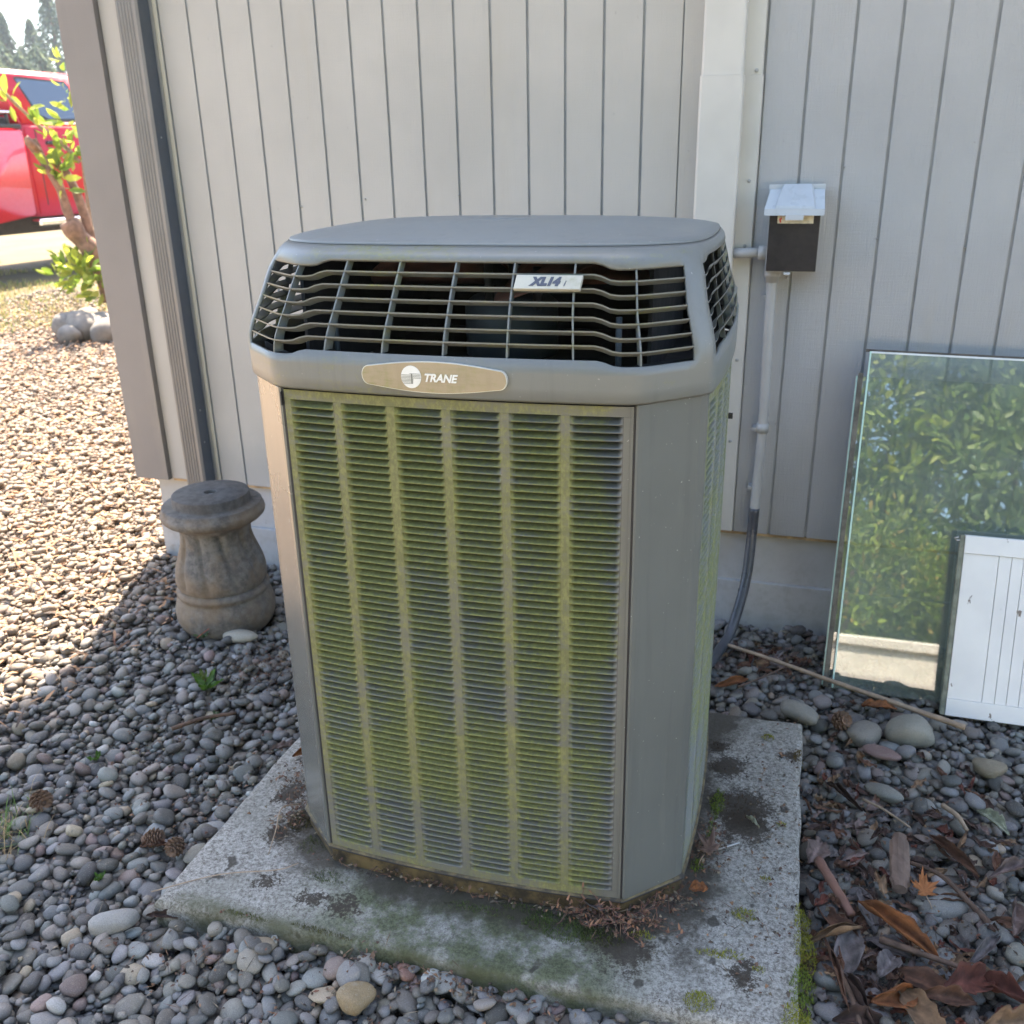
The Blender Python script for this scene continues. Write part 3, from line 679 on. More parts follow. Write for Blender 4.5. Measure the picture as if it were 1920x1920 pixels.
for c_, (a, b) in enumerate(cols):
    ya, yb = bowx(a), bowx(b); ang = math.atan2(yb - ya, b - a)
    for r_ in range(ROWS):
        z = Z0L + (ROWS - 1 - r_) * PITCH_L
        Mx = Matrix.Translation((a, ya, z)) @ Matrix.Rotation(ang, 4, 'Z')
        if r_ < 50:
            o = bpy.data.objects.new('louvre', lme); col.objects.link(o); o.parent = fp
            jit = random.uniform(-.012, .012); o.matrix_local = Mx @ Matrix.Rotation(jit, 4, 'X')
        else:
            for v in LV: sV.append(Mx @ Vector(v))
            for f in LF: sF.append(tuple(i + rest_off for i in f))
            rest_off += len(LV)
tag(mesh('lower_louvres', sV, sF, M_LOUV, fp, smooth=True), kind='stuff')
# dark core with coil behind the louvres

# corner panels (front left, front right, back) and side panels
def panel(name, idx, mat, par=ac, ins=0.0): return strip(name, idx, ZB + .002, ZT - .004, mat, par, 2, ins)
rc_i = seg_idx(1, 0, 1, 1) if False else None
def custom_strip(name, P, z0, z1, mat, parent=ac, th=.002):
    V = [(x, y, z) for z in (z0, z1) for x, y in P]; n = len(P)
    Fs = [(i, i + 1, n + i + 1, n + i) for i in range(n - 1)]
    o = mesh(name, V, Fs, mat, parent); md = o.modifiers.new('sheet', 'SOLIDIFY'); md.thickness = th; md.offset = -1
    bv = o.modifiers.new('soft', 'BEVEL'); bv.width = .0015; bv.segments = 2; bv.limit_method = 'ANGLE'; bv.angle_limit = R(20); return o
for s, nm in ((1, 'corner_panel'), (-1, 'corner_panel')):
    P = [(s * .2845, YF + .004), (s * .2848, YF), (s * .2885, YF - .0012), (s * .2945, YF + .0035), (s * (HW - .014), YF + CHY - .0135), (s * (HW - .010), YF + CHY - .010), (s * (HW - .006), YF + CHY - .0045), (s * (HW - .0005), YF + CHY + .0015), (s * HW, YF + CHY + .008)]
    if s < 0: P = P[::-1]
    custom_strip(nm, P, ZB + .002, ZT - .003, M_UNITC if s < 0 else M_UNITR)
P = [(HW, YB - CHY - .01), (HW, YB - CHY), (HW - CH, YB), (HW - CH - .02, YB)]; custom_strip('corner_panel', P, ZB + .002, ZT - .003, M_UNITC)
P = [(-x, y) for x, y in P[::-1]]; custom_strip('corner_panel', P, ZB + .002, ZT - .003, M_UNITC)
box('back_panel', -(HW - CH) + .02, HW - CH - .02, YB - .004, YB, ZB + .002, ZT - .004, M_UNIT, ac)
def side_panel(s):
    sp = empty('side_panel'); sp.parent = ac
    ya0, ya1 = YF + CHY + .0095, YB - CHY - .0115; L = ya1 - ya0; yc = (ya0 + ya1) / 2
    def bo(y): return HW + .0135 * (1 - ((y - yc) / (L / 2)) ** 2)
    ncol = 6; cw = .0735; gap = (L - ncol * cw) / (ncol + 1); V, Fs = [], []; lv, lf = louvre_geo(cw)
    bars = []
    for k in range(ncol + 1): y0 = ya0 + k * (cw + gap); bars.append((y0, y0 + gap, Z0L, ZL1))
    bars += [(ya0, ya1, ZL1 + .0003, ZT - .006), (ya0, ya1, ZB + .002, Z0L - .0002)]
    for (y0, y1, z0, z1) in bars:
        n = max(1, int((y1 - y0) / .02)); b0 = len(V)
        for i in range(n + 1):
            y = y0 + (y1 - y0) * i / n
            for (dx, z) in ((0, z0), (0, z1), (-.002, z1), (-.002, z0)): V.append((s * (bo(y) + dx), y, z))
        for i in range(n):
            for k in range(4): Fs.append((b0 + i * 4 + k, b0 + i * 4 + (k + 1) % 4, b0 + i * 4 + 4 + (k + 1) % 4, b0 + i * 4 + 4 + k))
    o = mesh('panel_sheet', V, Fs, M_SIDEP, sp)
    V, Fs = [], []
    for k in range(ncol):
        y0 = ya0 + gap + k * (cw + gap); y1 = y0 + cw
        if s > 0: org, ang = (bo(y0), y0), math.atan2(y1 - y0, bo(y1) - bo(y0))
        else: org, ang = (-bo(y1), y1), math.atan2(y0 - y1, -bo(y0) + bo(y1))
        for r_ in range(ROWS):
            Mx = Matrix.Translation((*org, Z0L + r_ * PITCH_L)) @ Matrix.Rotation(ang, 4, 'Z'); b0 = len(V)
            V += [Mx @ Vector(v) for v in lv]; Fs += [tuple(i + b0 for i in f) for f in lf]
    tag(mesh('side_louvres', V, Fs, M_SIDEP, sp, smooth=True), kind='stuff')
side_panel(1); side_panel(-1)
# base pan
def ringmesh(name, rings, mat, loop=None, cap0=False, cap1=False, solid=0, parent=ac):
    loop = SM if loop is None else loop; V, Fs = [], []
    for ins, z in rings:
        q = ring(loop, ins); V += [(p[0], p[1], z) for p in q]
    for j in range(len(rings) - 1):
        for i in range(NL): i2 = (i + 1) % NL; Fs.append((j * NL + i, j * NL + i2, (j + 1) * NL + i2, (j + 1) * NL + i))
    if cap0: Fs.append(tuple(range(NL))[::-1])
    if cap1: Fs.append(tuple((len(rings) - 1) * NL + i for i in range(NL)))
    o = mesh(name, V, Fs, mat, parent, smooth=True)
    if solid: md = o.modifiers.new('sheet', 'SOLIDIFY'); md.thickness = solid; md.offset = -1
    return o
ringmesh('base_pan', [(.006, .048), (.002, .052), (.002, .084), (-.004, .087), (-.004, .093), (.004, .0935)], M_BASE, LOOP, True, True)
ringmesh('base_gap', [(-.0025, .0862), (-.0045, .0880), (-.0045, .0905), (-.0025, .0920)], M_BLACK, LOOP)
ringmesh('coil', [(.024, ZB + .004), (.024, ZT - .012)], M_COIL, LOOP, True, True)
ringmesh('deck', [(.03, .985), (.03, .9905)], M_DARK, LOOP, True, True)
ringmesh('inner_shroud', [(.016, .985), (.016, 1.05)], M_DARK, LOOP)
for q in ((-.276, -.270, -.300, .25), (.276, .282, -.22, .25), (-.269, .275, .244, .25)): box('added_dark_plate', q[0], q[1], q[2], q[3], .992, 1.178, M_DARK, ac)  # dark plates added so the space behind the grille stays dark
# cap: rings with openings
ZGB, ZGT = 1.062, 1.190
def capin(z):                                     # inset of the cap surface at height z
    T = [(.998, -.007), (1.002, -.0105), (1.03, -.012), (1.062, -.0115), (1.08, -.006), (1.10, .004), (1.13, .022), (1.16, .042), (1.18, .058), (1.190, .067), (1.1985, .077), (1.2045, .089), (1.2080, .101)]
    for (a, ia), (b, ib) in zip(T[:-1], T[1:]):
        if z <= b: t = max(0, (z - a) / (b - a)); return ia + (ib - ia) * t
    return T[-1][1]
def wave(k):
    s, t = SEG[k]
    if s in (1, 3, 5, 7): return -.0085
    d = abs(t - .5) * 2; return -.0085 * sstep(.79, .90, d)
W = [wave(k) for k in range(NL)]
def opening(k):
    s, t = SEG[k]
    if s in (0, 1): return not (s == 1 and t > .72)
    if s == 7: return t > .16
    if s == 2: return .015 < t < .93
    if s == 6: return .07 < t < .985
    if s in (4,): return True
    return False
NR = 10
fr = [i / NR for i in range(NR + 1)]
def cz(k, f):                                      # height of the wavy grille line at fraction f
    return ZGB + (ZGT - ZGB) * f + W[k]
def xcap(i): return i * .55 if i < .02 else .011 + (i - .02) * .30
_cache = {}
def cappt(k, z, extra=0.0):
    ins = capin(z) + extra; bl_ = sstep(1.165, 1.206, z); p = SM[k] * (1 - bl_) + SM2[k] * bl_; cy = (YF + YB) / 2
    return (p[0] * (1 - xcap(ins) / HW), (p[1] - cy) * (1 - ins / ((YB - YF) / 2)) + cy, z)
def build_cap():
    V, Fs = [], []; rows = []
    lowz = [.998, 1.002, 1.02, 1.04]
    for z in lowz: rows.append([cappt(k, z) for k in range(NL)])
    g0 = len(rows)
    for f in fr: rows.append([cappt(k, cz(k, f)) for k in range(NL)])
    g1 = len(rows) - 1
    for z in (1.1985, 1.2045, 1.2080): rows.append([cappt(k, z) for k in range(NL)])
    for r_ in rows: V += r_
    for j in range(len(rows) - 1):
        for i in range(NL):
            i2 = (i + 1) % NL
            if g0 <= j < g1 and opening(i): continue
            Fs.append((j * NL + i, j * NL + i2, (j + 1) * NL + i2, (j + 1) * NL + i))
    o = mesh('cap', V, Fs, M_CAP, ac, smooth=True); md = o.modifiers.new('thick', 'SOLIDIFY'); md.thickness = .005; md.offset = -1
    return o
cap = build_cap()
# lid
def build_lid():
    V, Fs = [], []; prof = [(.1035, 1.2000), (.1038, 1.2105), (.1065, 1.2125)] + [(.106 + (.352 - .106) * (i / 9), 1.2125 + .0205 * (1 - (1 - i / 9) ** 2)) for i in range(1, 10)]
    for ins, z in prof:
        cy = (YF + YB) / 2; kx = .345 + .655 * sstep(.106, .32, ins); V += [(p[0] * (1 - min(ins, .33) * kx / HW), (p[1] - cy) * (1 - min(ins, .32) / ((YB - YF) / 2)) + cy, z) for p in SM2]
    m = len(prof)
    for j in range(m - 1):
        for i in range(NL): i2 = (i + 1) % NL; Fs.append((j * NL + i, j * NL + i2, (j + 1) * NL + i2, (j + 1) * NL + i))
    Fs.append(tuple((m - 1) * NL + i for i in range(NL)))
    return mesh('lid', V, Fs, M_LID, ac, smooth=True)
build_lid()
V = []
for ins, z in ((.1018, 1.2086), (.1038, 1.2088)): V += [(p[0] * (1 - ins * .345 / HW), (p[1] - (YF + YB) / 2) * (1 - ins / ((YB - YF) / 2)) + (YF + YB) / 2, z) for p in SM2]
mesh('lid_seam', V, [(i, (i + 1) % NL, NL + (i + 1) % NL, NL + i) for i in range(NL)], M_BLACK, ac)

# horizontal slats
def runs():
    out = []; k = 0; ks = [opening(i) for i in range(NL)]
    start = next(i for i in range(NL) if not ks[i]); cur = []
    for q in range(start, start + NL + 1):
        i = q % NL
        if ks[i]: cur.append(i)
        elif cur: out.append(cur + [i]); cur = []
    return out
RUNS = runs(); NS = 6
for run in RUNS:
    for sidx in range(1, NS + 1):
        f = sidx / (NS + 1) + .012; V, Fs = [], []
        for k in run:
            z = cz(k, f); p = Vector(cappt(k, z, .0015)); q = Vector(cappt(k, z, .0215)); inw = (Vector((q.x - p.x, q.y - p.y, 0)))
            a = p + Vector((0, 0, .0011)); b = p - Vector((0, 0, .0011)); inw *= .75; c1 = p + inw + Vector((0, 0, -.0062)); c2 = p + inw + Vector((0, 0, -.0085))
            V += [a, c1, c2, b]
        n = len(run)
        for i in range(n - 1):
            for k in range(4): Fs.append((i * 4 + k, i * 4 + (k + 1) % 4, i * 4 + 4 + (k + 1) % 4, i * 4 + 4 + k))
        Fs += [(0, 1, 2, 3), ((n - 1) * 4 + 3, (n - 1) * 4 + 2, (n - 1) * 4 + 1, (n - 1) * 4)]
        mesh('grille_slat', V, Fs, M_SLAT, ac)
# vertical ribs
def rib(k, frac=0.0):
    V, Fs = [], []; k2 = (k + 1) % NL
    A = Vector((*SM[k], 0)); B = Vector((*SM[k2], 0)); tdir = (B - A).normalized() * .0013
    for f in [i / 10 for i in range(11)]:
        z = cz(k, f); p = Vector(cappt(k, z, .0035)); q = Vector(cappt(k, z, .020)); d = (B - A) * frac
        V += [p + d - tdir, p + d + tdir, q + d + tdir, q + d - tdir]
    for i in range(10):
        for s in range(4): Fs.append((i * 4 + s, i * 4 + (s + 1) % 4, i * 4 + 4 + (s + 1) % 4, i * 4 + 4 + s))
    Fs += [(3, 2, 1, 0), (40, 41, 42, 43)]
    mesh('grille_rib', V, Fs, M_SLAT, ac)
front = [k for k in range(NL) if SEG[k][0] == 0]
for x in (-.286, -.192, -.096, .0005, .097, .193, .288):
    k = min(range(NL), key=lambda i: abs(LOOP[i][0] - x) + (0 if LOOP[i][1] < -.36 else 9)); 
    if LOOP[k][0] > x: k -= 1
    dx = LOOP[(k + 1) % NL][0] - LOOP[k][0]; rib(k % NL, (x - LOOP[k][0]) / dx)
for t in (.2, .4, .6, .8):
    for s in (2, 4, 6):
        k = min(range(NL), key=lambda i: abs(SEG[i][1] - t) + (0 if SEG[i][0] == s else 9)); rib(k)
# fan inside the cap
lathe('fan_motor', [(.0, .995), (.085, .996), (.085, 1.085), (.07, 1.098), (.0, 1.10)], M_MOTOR, ac, 28, center=(0, -.03))
for q in range(4):
    a = q * math.pi / 2 + .5; V, Fs = [], []
    for i in range(7):
        r_ = .05 + .20 * i / 6
        for j in range(5):
            th = a + (j / 4 - .5) * (.9 - .25 * i / 6); V.append((r_ * math.cos(th), -.03 + r_ * math.sin(th), 1.145 + (j / 4 - .5) * .055))
    for i in range(6):
        for j in range(4): Fs.append((i * 5 + j, i * 5 + j + 1, (i + 1) * 5 + j + 1, (i + 1) * 5 + j))
    o = mesh('fan_blade', V, Fs, M_BLADE, ac, smooth=True); md = o.modifiers.new('t', 'SOLIDIFY'); md.thickness = .002
for (x, y) in ((.012, -.06), (-.02, -.10), (.075, -.13)): tube('fan_bolt', [(x, y, 1.09), (x, y, 1.16)], .008, M_BLACK, ac, 8)
# capacitor posts under the grille corners
tube('post', [(.235, -.25, .99), (.235, -.25, 1.10)], .005, M_MOTOR, ac, 8); tube('post', [(-.245, -.25, .99), (-.245, -.25, 1.10)], .005, M_MOTOR, ac, 8)
# rear corner lug
box('corner_lug', HW - .012, HW + .008, .10, .20, 1.035, 1.092, M_CAP, ac, .003)
box('seam_clip', -.2855, -.2835, YF - .004, YF + .002, .968, .990, M_BLACK, ac)
box('seam_gap', .2818, .2843, YF + .0005, YF + .004, ZB + .003, ZT - .004, M_BLACK, ac)
box('seam_gap', -.2843, -.2808, YF + .0005, YF + .004, ZB + .003, ZT - .004, M_BLACK, ac)
for z in (.84,): box('side_screw', HW + .0075, HW + .016, .17, .18, z - .005, z + .005, M_BLACK, ac)

# badges
def text_mesh(s, size, mat, parent, mat44, bold=.0, shear=0.0, ext=.0006, name='lettering', space=1.0):
    cu = bpy.data.curves.new('t', 'FONT'); cu.body = s; cu.size = size; cu.extrude = ext; cu.offset = bold; cu.shear = shear; cu.space_character = space
    ob = bpy.data.objects.new('t', cu); col.objects.link(ob); bpy.context.view_layer.update()
    me = bpy.data.meshes.new_from_object(ob.evaluated_get(bpy.context.evaluated_depsgraph_get())); bpy.data.objects.remove(ob)
    xs = [v.co.x for v in me.vertices]; me.materials.clear(); o = link(name, me, mat, parent); o.matrix_local = mat44; return o, max(xs) - min(xs), min(xs)
M_BADGE = unit_mat('badge_tan', .45, (.34, .27, .175), .38, None); M_BADGE_RIM = simple('badge_silver', (.55, .56, .53), .35, metal=.3)
M_PLATE = unit_mat('badge_plate', .25, (.46, .45, .38), .5, None); M_LETTER = simple('badge_white_letters', (.78, .78, .75), .4); M_GREYL = simple('grey_letters', (.06, .07, .10), .5)
yb_ = bowx(-.014) - .0165
badge = empty('brand_badge'); badge.parent = ac
badge.matrix_local = Matrix.Translation((-.0135, yb_ + .002, 1.0310)) @ Matrix.Rotation(R(90), 4, 'X')
def badge_outline(L=.113, h=.0225, he=.0135, n=26):
    P = []
    for i in range(n + 1):
        t = -1 + 2 * i / n; x = t * (L - .010); P.append((x, he + (h - he) * math.cos(t * math.pi / 2) ** 1.0))
    end = [(L - .010 + .010 * math.sin(a), he * math.cos(a)) for a in np.linspace(.25, math.pi - .25, 9)]
    bot = [(-x, -y) for x, y in P]; return P + end + bot + [(-x, -y) for x, y in end]
def plate(name, P, z0, z1, mat, parent, bev=.0007):
    bm = bmesh.new(); vs_ = [bm.verts.new((x, y, z0)) for x, y in P]; f = bm.faces.new(vs_)
    if f.normal.z < 0: f.normal_flip()
    r_ = bmesh.ops.extrude_face_region(bm, geom=[f]); tv = [v for v in r_['geom'] if isinstance(v, bmesh.types.BMVert)]
    for v in tv: v.co.z = z1
    if bev:
        es = [e for e in bm.edges if all(v in tv for v in e.verts)]; bmesh.ops.bevel(bm, geom=es, offset=bev, segments=2, affect='EDGES')
    return bm_obj(name, bm, mat, parent)
OUT = badge_outline()
plate('badge_rim', [(x * 1.012, y * 1.05) for x, y in OUT], -.006, .0020, M_BADGE_RIM, badge)
plate('badge_plate', OUT, .0005, .0030, M_BADGE, badge)
EX = -.0335
circ = [(EX + .0160 * math.cos(a), .0170 * math.sin(a)) for a in np.linspace(0, 2 * math.pi, 32, endpoint=False)]
plate('emblem_disc', circ, .0028, .0040, M_LETTER, badge, .0004)
bm = bmesh.new()
for k in range(8):
    y = .0050 - k * .0021; hw = math.sqrt(max(0, .0154 ** 2 - (y * .93) ** 2)); xs0 = EX - hw if k > 0 else EX - .002
    bx(bm, xs0 if k % 1 == 0 else EX, EX + hw * (1 if k < 4 else .25), y - .00035, y + .00035, .0040, .0044)
bx(bm, EX + .0005, EX + .0022, -.0095, .0050, .0040, .00455); 
bm_obj('emblem_stripes', bm, simple('emblem_grey', (.18, .19, .18), .5), badge)
_, wd, mn = text_mesh('TRANE', .0175, M_LETTER, badge, Matrix.Translation((-.0118, -.0060, .0032)) @ Matrix.Identity(4), .0005, .28, .0008, 'brand_lettering', .97)
o = bpy.data.objects[[x.name for x in bpy.data.objects if x.name.startswith('brand_lettering')][-1]]
sc_ = .052 / wd; o.matrix_local = Matrix.Translation((-.0118 - mn * sc_, -.0058, .0036)) @ Matrix.Scale(sc_, 4)
# model plate, set against the slats
k1 = min(range(NL), key=lambda i: abs(LOOP[i][0] - .145) + (0 if LOOP[i][1] < -.36 else 9))
pa = Vector(cappt(k1, cz(k1, 1 - 1.02 / 7), -.003)); pb = Vector(cappt(k1, cz(k1, 1 - 2.0 / 7), -.003))
upv = (pa - pb).normalized(); xv = Vector((1, .05, 0)).normalized(); nv = xv.cross(upv).normalized(); upv = nv.cross(xv)
mp = empty('model_plate'); mp.parent = ac; ctr = (pa + pb) / 2
Mx = Matrix((xv, upv, nv)).transposed().to_4x4(); Mx.translation = (.1475, ctr.y, ctr.z + .001); mp.matrix_local = Mx
plate('plate', [(-.050, -.0120), (.0475, -.0120), (.0500, .0110), (-.0475, .0110)], -.004, .0025, M_PLATE, mp)
o, wd, mn = text_mesh('XL14', .018, M_GREYL, mp, Matrix.Identity(4), .0014, .30, .0004, 'model_lettering', 1.06)
sc_ = .0475 / wd; o.matrix_local = Matrix.Translation((-.028 - mn * sc_, -.0058, .0027)) @ Matrix.Scale(sc_, 4)
o, wd, mn = text_mesh('i', .013, M_GREYL, mp, Matrix.Identity(4), .0001, .30, .0004, 'model_lettering')
o.matrix_local = Matrix.Translation((.0225, -.0068, .0027))

# ------------------------------------------------------------------ concrete baluster
bl = empty('concrete_baluster', (*BALC, 0), label='old cast concrete baluster pedestal standing on gravel by the house corner', cat='baluster')
def flute(r, z, th):
    if .135 < z < .325:
        e = sstep(.135, .16, z) * sstep(.325, .30, z); a = abs(math.sin((th + (z - .14) * 1.5) * 5)) ; return r - .010 * e * (1 - a) ** 2.6 + .002 * e * a
    return r * (1 + .004 * noise.noise(Vector((math.cos(th) * 3, math.sin(th) * 3, z * 20))))
prof = [(.0, -.01), (.128, -.01), (.138, .005), (.1475, .03), (.1480, .06), (.142, .085), (.133, .098), (.1315, .104), (.1375, .110), (.1385, .118), (.134, .126), (.127, .131)]
prof += [(.127 - .0 * i, .131 + .0) for i in range(1)]
body = [(.131, .137), (.1345, .158), (.131, .187), (.1225, .217), (.112, .247), (.104, .273), (.101, .297), (.1035, .315), (.111, .327)]
bp = catmull([(r, 0, z) for r, z in body], 4); prof += [(p.x, p.z) for p in bp]
prof += [(.122, .333), (.139, .342), (.1490, .352), (.1515, .362), (.1500, .371), (.1450, .376), (.1440, .386), (.1400, .3895), (.1135, .3895), (.1125, .3915), (.1115, .4165), (.1095, .4190), (.020, .4195), (.018, .4195), (.0175, .400), (0, .400)]
lathe('baluster_body', prof, M_STONE, bl, 144, flute)
# broken rim notches and the pale plug in its hole
lathe('plug', [(.0, .399), (.0168, .399), (.0165, .4095), (0, .4105)], simple('pale_plug', (.42, .46, .43), .6), bl, 18)

# ------------------------------------------------------------------ window glass and white panel leaning on the wall
gl = empty('glass_pane', (1.925, -.325, .012), label='large clear double glazed window pane leaning against the siding', cat='window pane')
TL = math.atan2(.245, .85)
gl.rotation_euler = (-TL, R(.9), R(.6)); H_ = .874
def glrot(): pass
def glass_sheet(name, x0, x1, y, h, mat_e):
    bm = bmesh.new(); V = [(x0, y, 0), (x1, y, 0), (x1, y, h), (x0, y, h)]; vs_ = [bm.verts.new(v) for v in V]; bm.faces.new(vs_)
    return bm_obj(name, bm, M_GLASS, gl)
glass_sheet('front_glass', .003, .74, -.0030, H_, None)
glass_sheet('rear_glass', -.022, .71, .016, H_ - .062, None)
box('cut_edge', -.001, .003, -.0045, .0015, 0, H_, M_GLEDGE, gl); box('cut_edge', .003, .74, -.0045, .0015, H_ - .0045, H_, simple('white_edge_tape', (.72, .74, .74), .4), gl)
box('cut_edge', -.026, -.0222, .0135, .0185, 0, H_ - .062, M_GLEDGE, gl)
box('edge_spacer', -.0215, -.010, .0030, .0130, .0, H_ - .055, simple('brown_spacer', (.12, .11, .09), .6, var=.4, scale=40), gl)
box('edge_spacer', -.010, .74, .0045, .0095, H_ - .001, H_ + .006, simple('brown_spacer_top', (.10, .08, .06), .6, var=.4, scale=40), gl)
wp = empty('board_panel', (2.192, -.383, .012), label='white painted tongue and groove wooden panel leaning in front of the glass', cat='panel')
TP = math.atan2(.115, .44); wp.rotation_euler = (-TP, 0, R(.2))
PH = .452
def wpb(nm, x0, x1, y0, y1, z0, z1, mat=M_WHITEP, bev=.0012): return box(nm, x0, x1, y0, y1, z0, z1, mat, wp, bev, 2)
wpb('bottom_rail', .0, .46, -.003, .018, 0, .043); wpb('top_rail', .0, .46, -.003, .018, PH - .043, PH)
xs = [.0, .079, .107, .133, .160, .186, .213, .240, .267, .294, .32, .347, .46]
for a, b in zip(xs[:-1], xs[1:]): wpb('slat', a + .0006, b - .0006, .0, .015, .0436, PH - .0436, bev=.0009)
wpb('edge_strip', -.011, -.0008, -.001, .0205, .0, PH, M_SHADEW)  # dark grey-green strip along the panel's left edge
tube('bent_hook', [(-.004, .004, PH - .01), (-.018, .0, PH - .014), (-.024, -.002, PH - .008), (-.015, -.002, PH - .005)], .0025, M_STEEL, wp, 8)

# ------------------------------------------------------------------ leaves, twigs, litter
LEAFC = {'brown': (.20, .095, .055), 'tan': (.33, .20, .11), 'grey': (.235, .20, .19), 'red': (.22, .07, .045), 'orange': (.40, .15, .05), 'dark': (.10, .055, .04), 'green': (.13, .20, .05), 'pale': (.55, .58, .42), 'pink': (.30, .21, .18)}
def leaf_mesh(L, Wd, curl, fold, bend, seed, c, torn=0.0, nl=20, nw=8):
    r = np.random.default_rng(seed); V, Fs, Cs = [], [], []
    o1 = Vector(r.uniform(-9, 9, 3))
    for i in range(nl + 1):
        t = i / nl; w_ = Wd * .5 * (math.sin(math.pi * min(1, t * .97 + .015)) ** .75) * (1 + .22 * noise.noise(Vector((t * 6, 0, 0)) + o1)); w_ = max(w_, .0012)
        for j in range(nw + 1):
            s = -1 + 2 * j / nw; ss = s * (1 - (.35 + torn) * max(0, noise.noise(Vector((t * 9, (1 if s > 0 else -1) * 2, 3)) + o1)))
            cx = curl * (1 + .5 * noise.noise(Vector((t * 3, s, 0)) + o1)); ang = cx * ss
            if abs(cx) > .05: yy = w_ * math.sin(ang) / cx; zz = w_ * (1 - math.cos(ang)) / cx
            else: yy = w_ * ss; zz = 0
            zz += fold * abs(ss) * w_ + .009 * noise.noise(Vector((t * 5, s * 2.0, 1)) + o1) + .003 * noise.noise(Vector((t * 16, s * 5, 1)) + o1)
            a = bend * (t - .5); xx = (t - .5) * L
            if abs(bend) > .05: xx = L * math.sin(a) / bend; zz += L * (1 - math.cos(a)) / bend * -1 + zz * 0
            V.append((xx, yy, zz)); vv_ = .62 + .55 * noise.noise(Vector((t * 7, s * 4, 2)) + o1) + (.30 if abs(s) < .05 else 0); vv_ = max(.15, vv_ * (.85 if int(t * 14 + abs(s) * 3) % 2 else 1.0))
            Cs.append((c[0] * vv_, c[1] * vv_, c[2] * vv_, 1))
    n = nw + 1
    for i in range(nl):
        for j in range(nw): Fs.append((i * n + j, i * n + j + 1, (i + 1) * n + j + 1, (i + 1) * n + j))
    return V, Fs, Cs
_ls = [0]
def leaf(x, y, ang, L, Wd, cname, label, curl=1.2, fold=.3, bend=.4, tilt=(0, 0), dz=.0, torn=.2, group=None, z=None):
    _ls[0] += 1; V, Fs, Cs = leaf_mesh(L, Wd, curl, fold, bend, _ls[0], LEAFC[cname], torn)
    o = mesh('dry_leaf', V, Fs, M_LEAFATTR, None, True, Cs); md = o.modifiers.new('t', 'SOLIDIFY'); md.thickness = .0005
    zz = z if z is not None else (ztop(x, y) if not in_pad(x, y) else .051); o.location = (x, y, max(zz, .0) + .008 + dz); o.rotation_euler = (tilt[0], tilt[1], R(ang)); return tag(o, label, 'leaf', group)
def maple_leaf(x, y, ang, S, cname, label, z=.02, tilt=(0, 0), curl=.25):
    P = []; lobes = [(-118, .55), (-62, .85), (0, 1.0), (62, .85), (118, .55)]
    for (a, l) in lobes:
        for da, f in ((-30, .42), (-14, .70), (-9, .64), (0, 1.0), (9, .64), (14, .70)): th = R(90 + a + da); P.append((l * f * math.cos(th), l * f * math.sin(th)))
    P.append((.1 * math.cos(R(-90)), -.25)); V, Fs, Cs = [(0, 0, 0)], [], []; c = LEAFC[cname]; Cs.append((*c, 1)); n = len(P)
    for lev in (.5, 1):
        for q, (a, b) in enumerate(P):
            rr = math.hypot(a, b) * lev; V.append((a * lev * S, b * lev * S, S * (curl * rr * rr * (1 + noise.noise(Vector((a * 3, b * 3, ang)))) + .06 * math.sin(q * 2.1) * lev)))
            k = .8 + .4 * random.random(); Cs.append((c[0] * k, c[1] * k, c[2] * k, 1))
    for q in range(n):
        q2 = (q + 1) % n; Fs.append((0, 1 + q, 1 + q2)); Fs.append((1 + q, 1 + n + q, 1 + n + q2, 1 + q2))
    o = mesh('maple_leaf', V, Fs, M_LEAFATTR, None, True, Cs); o.location = (x, y, z); o.rotation_euler = (tilt[0], tilt[1], R(ang)); tag(o, label, 'leaf')
    md = o.modifiers.new('t', 'SOLIDIFY'); md.thickness = .0006
    st = tube('leaf_stalk', [(0, -.2 * S, 0), (.05 * S, -.6 * S, .1 * S), (.1 * S, -1.0 * S, .05 * S)], .0012, M_TWIG, o, 6); return o
leaf(1.893, -.985, 70, .085, .050, 'pink', 'flat pinkish brown broken leaf beside the right edge of the pad', .4, .1, .2, (.3, 0))
leaf(1.935, -1.195, -55, .135, .048, 'brown', 'long brown leaf with its pale tip lying against the pad edge', 1.2, .5, .5, (.2, 0), .012)
leaf(1.985, -1.115, -75, .10, .036, 'grey', 'grey weathered leaf lying left of the bark chip', .8, .3, .5, (.2, .1), .008)
leaf(2.030, -1.175, -38, .165, .050, 'orange', 'large orange brown folded leaf crossing the curled leaf pile', 1.5, .8, .35, (.35, 0), .022)
leaf(1.945, -1.255, 75, .125, .052, 'grey', 'large greyish purple laurel leaf close to the moss on the pad corner', .7, .2, .35, (.1, -.15), .02)
leaf(1.925, -1.225, 25, .110, .034, 'tan', 'tan twisted leaf arching over the greyish purple laurel leaf', 2.2, .9, 1.2, (.4, -.2), .03)
leaf(2.010, -1.262, 65, .080, .048, 'grey', 'pale crumpled leaf with torn edges in the middle of the leaf pile', 1.0, .3, .5, (.1, .2), .012, torn=.5)
leaf(2.150, -.930, -52, .130, .034, 'brown', 'narrow upright brown leaf pointing at the white torn leaf', 1.6, .9, .3, (.5, 0), .016)
leaf(2.126, -1.058, 12, .085, .026, 'brown', 'slim brown leaf right of the orange maple leaf', 1.8, .6, .4, (.2, 0), .012)
leaf(2.241, -.792, -50, .085, .034, 'pale', 'whitish green torn leaf at the right side of the gravel', 1.2, .5, .9, (.3, 0), .014, torn=.5)
leaf(1.947, -.790, -48, .110, .026, 'dark', 'dark curled leaf strip behind the flat pinkish leaf', 2.0, 1.0, .4, (.4, 0), .012)
leaf(2.035, -.418, 5, .085, .036, 'orange', 'orange leaf under the long stick near the glass pane', .9, .4, .3, (.25, 0), .010)
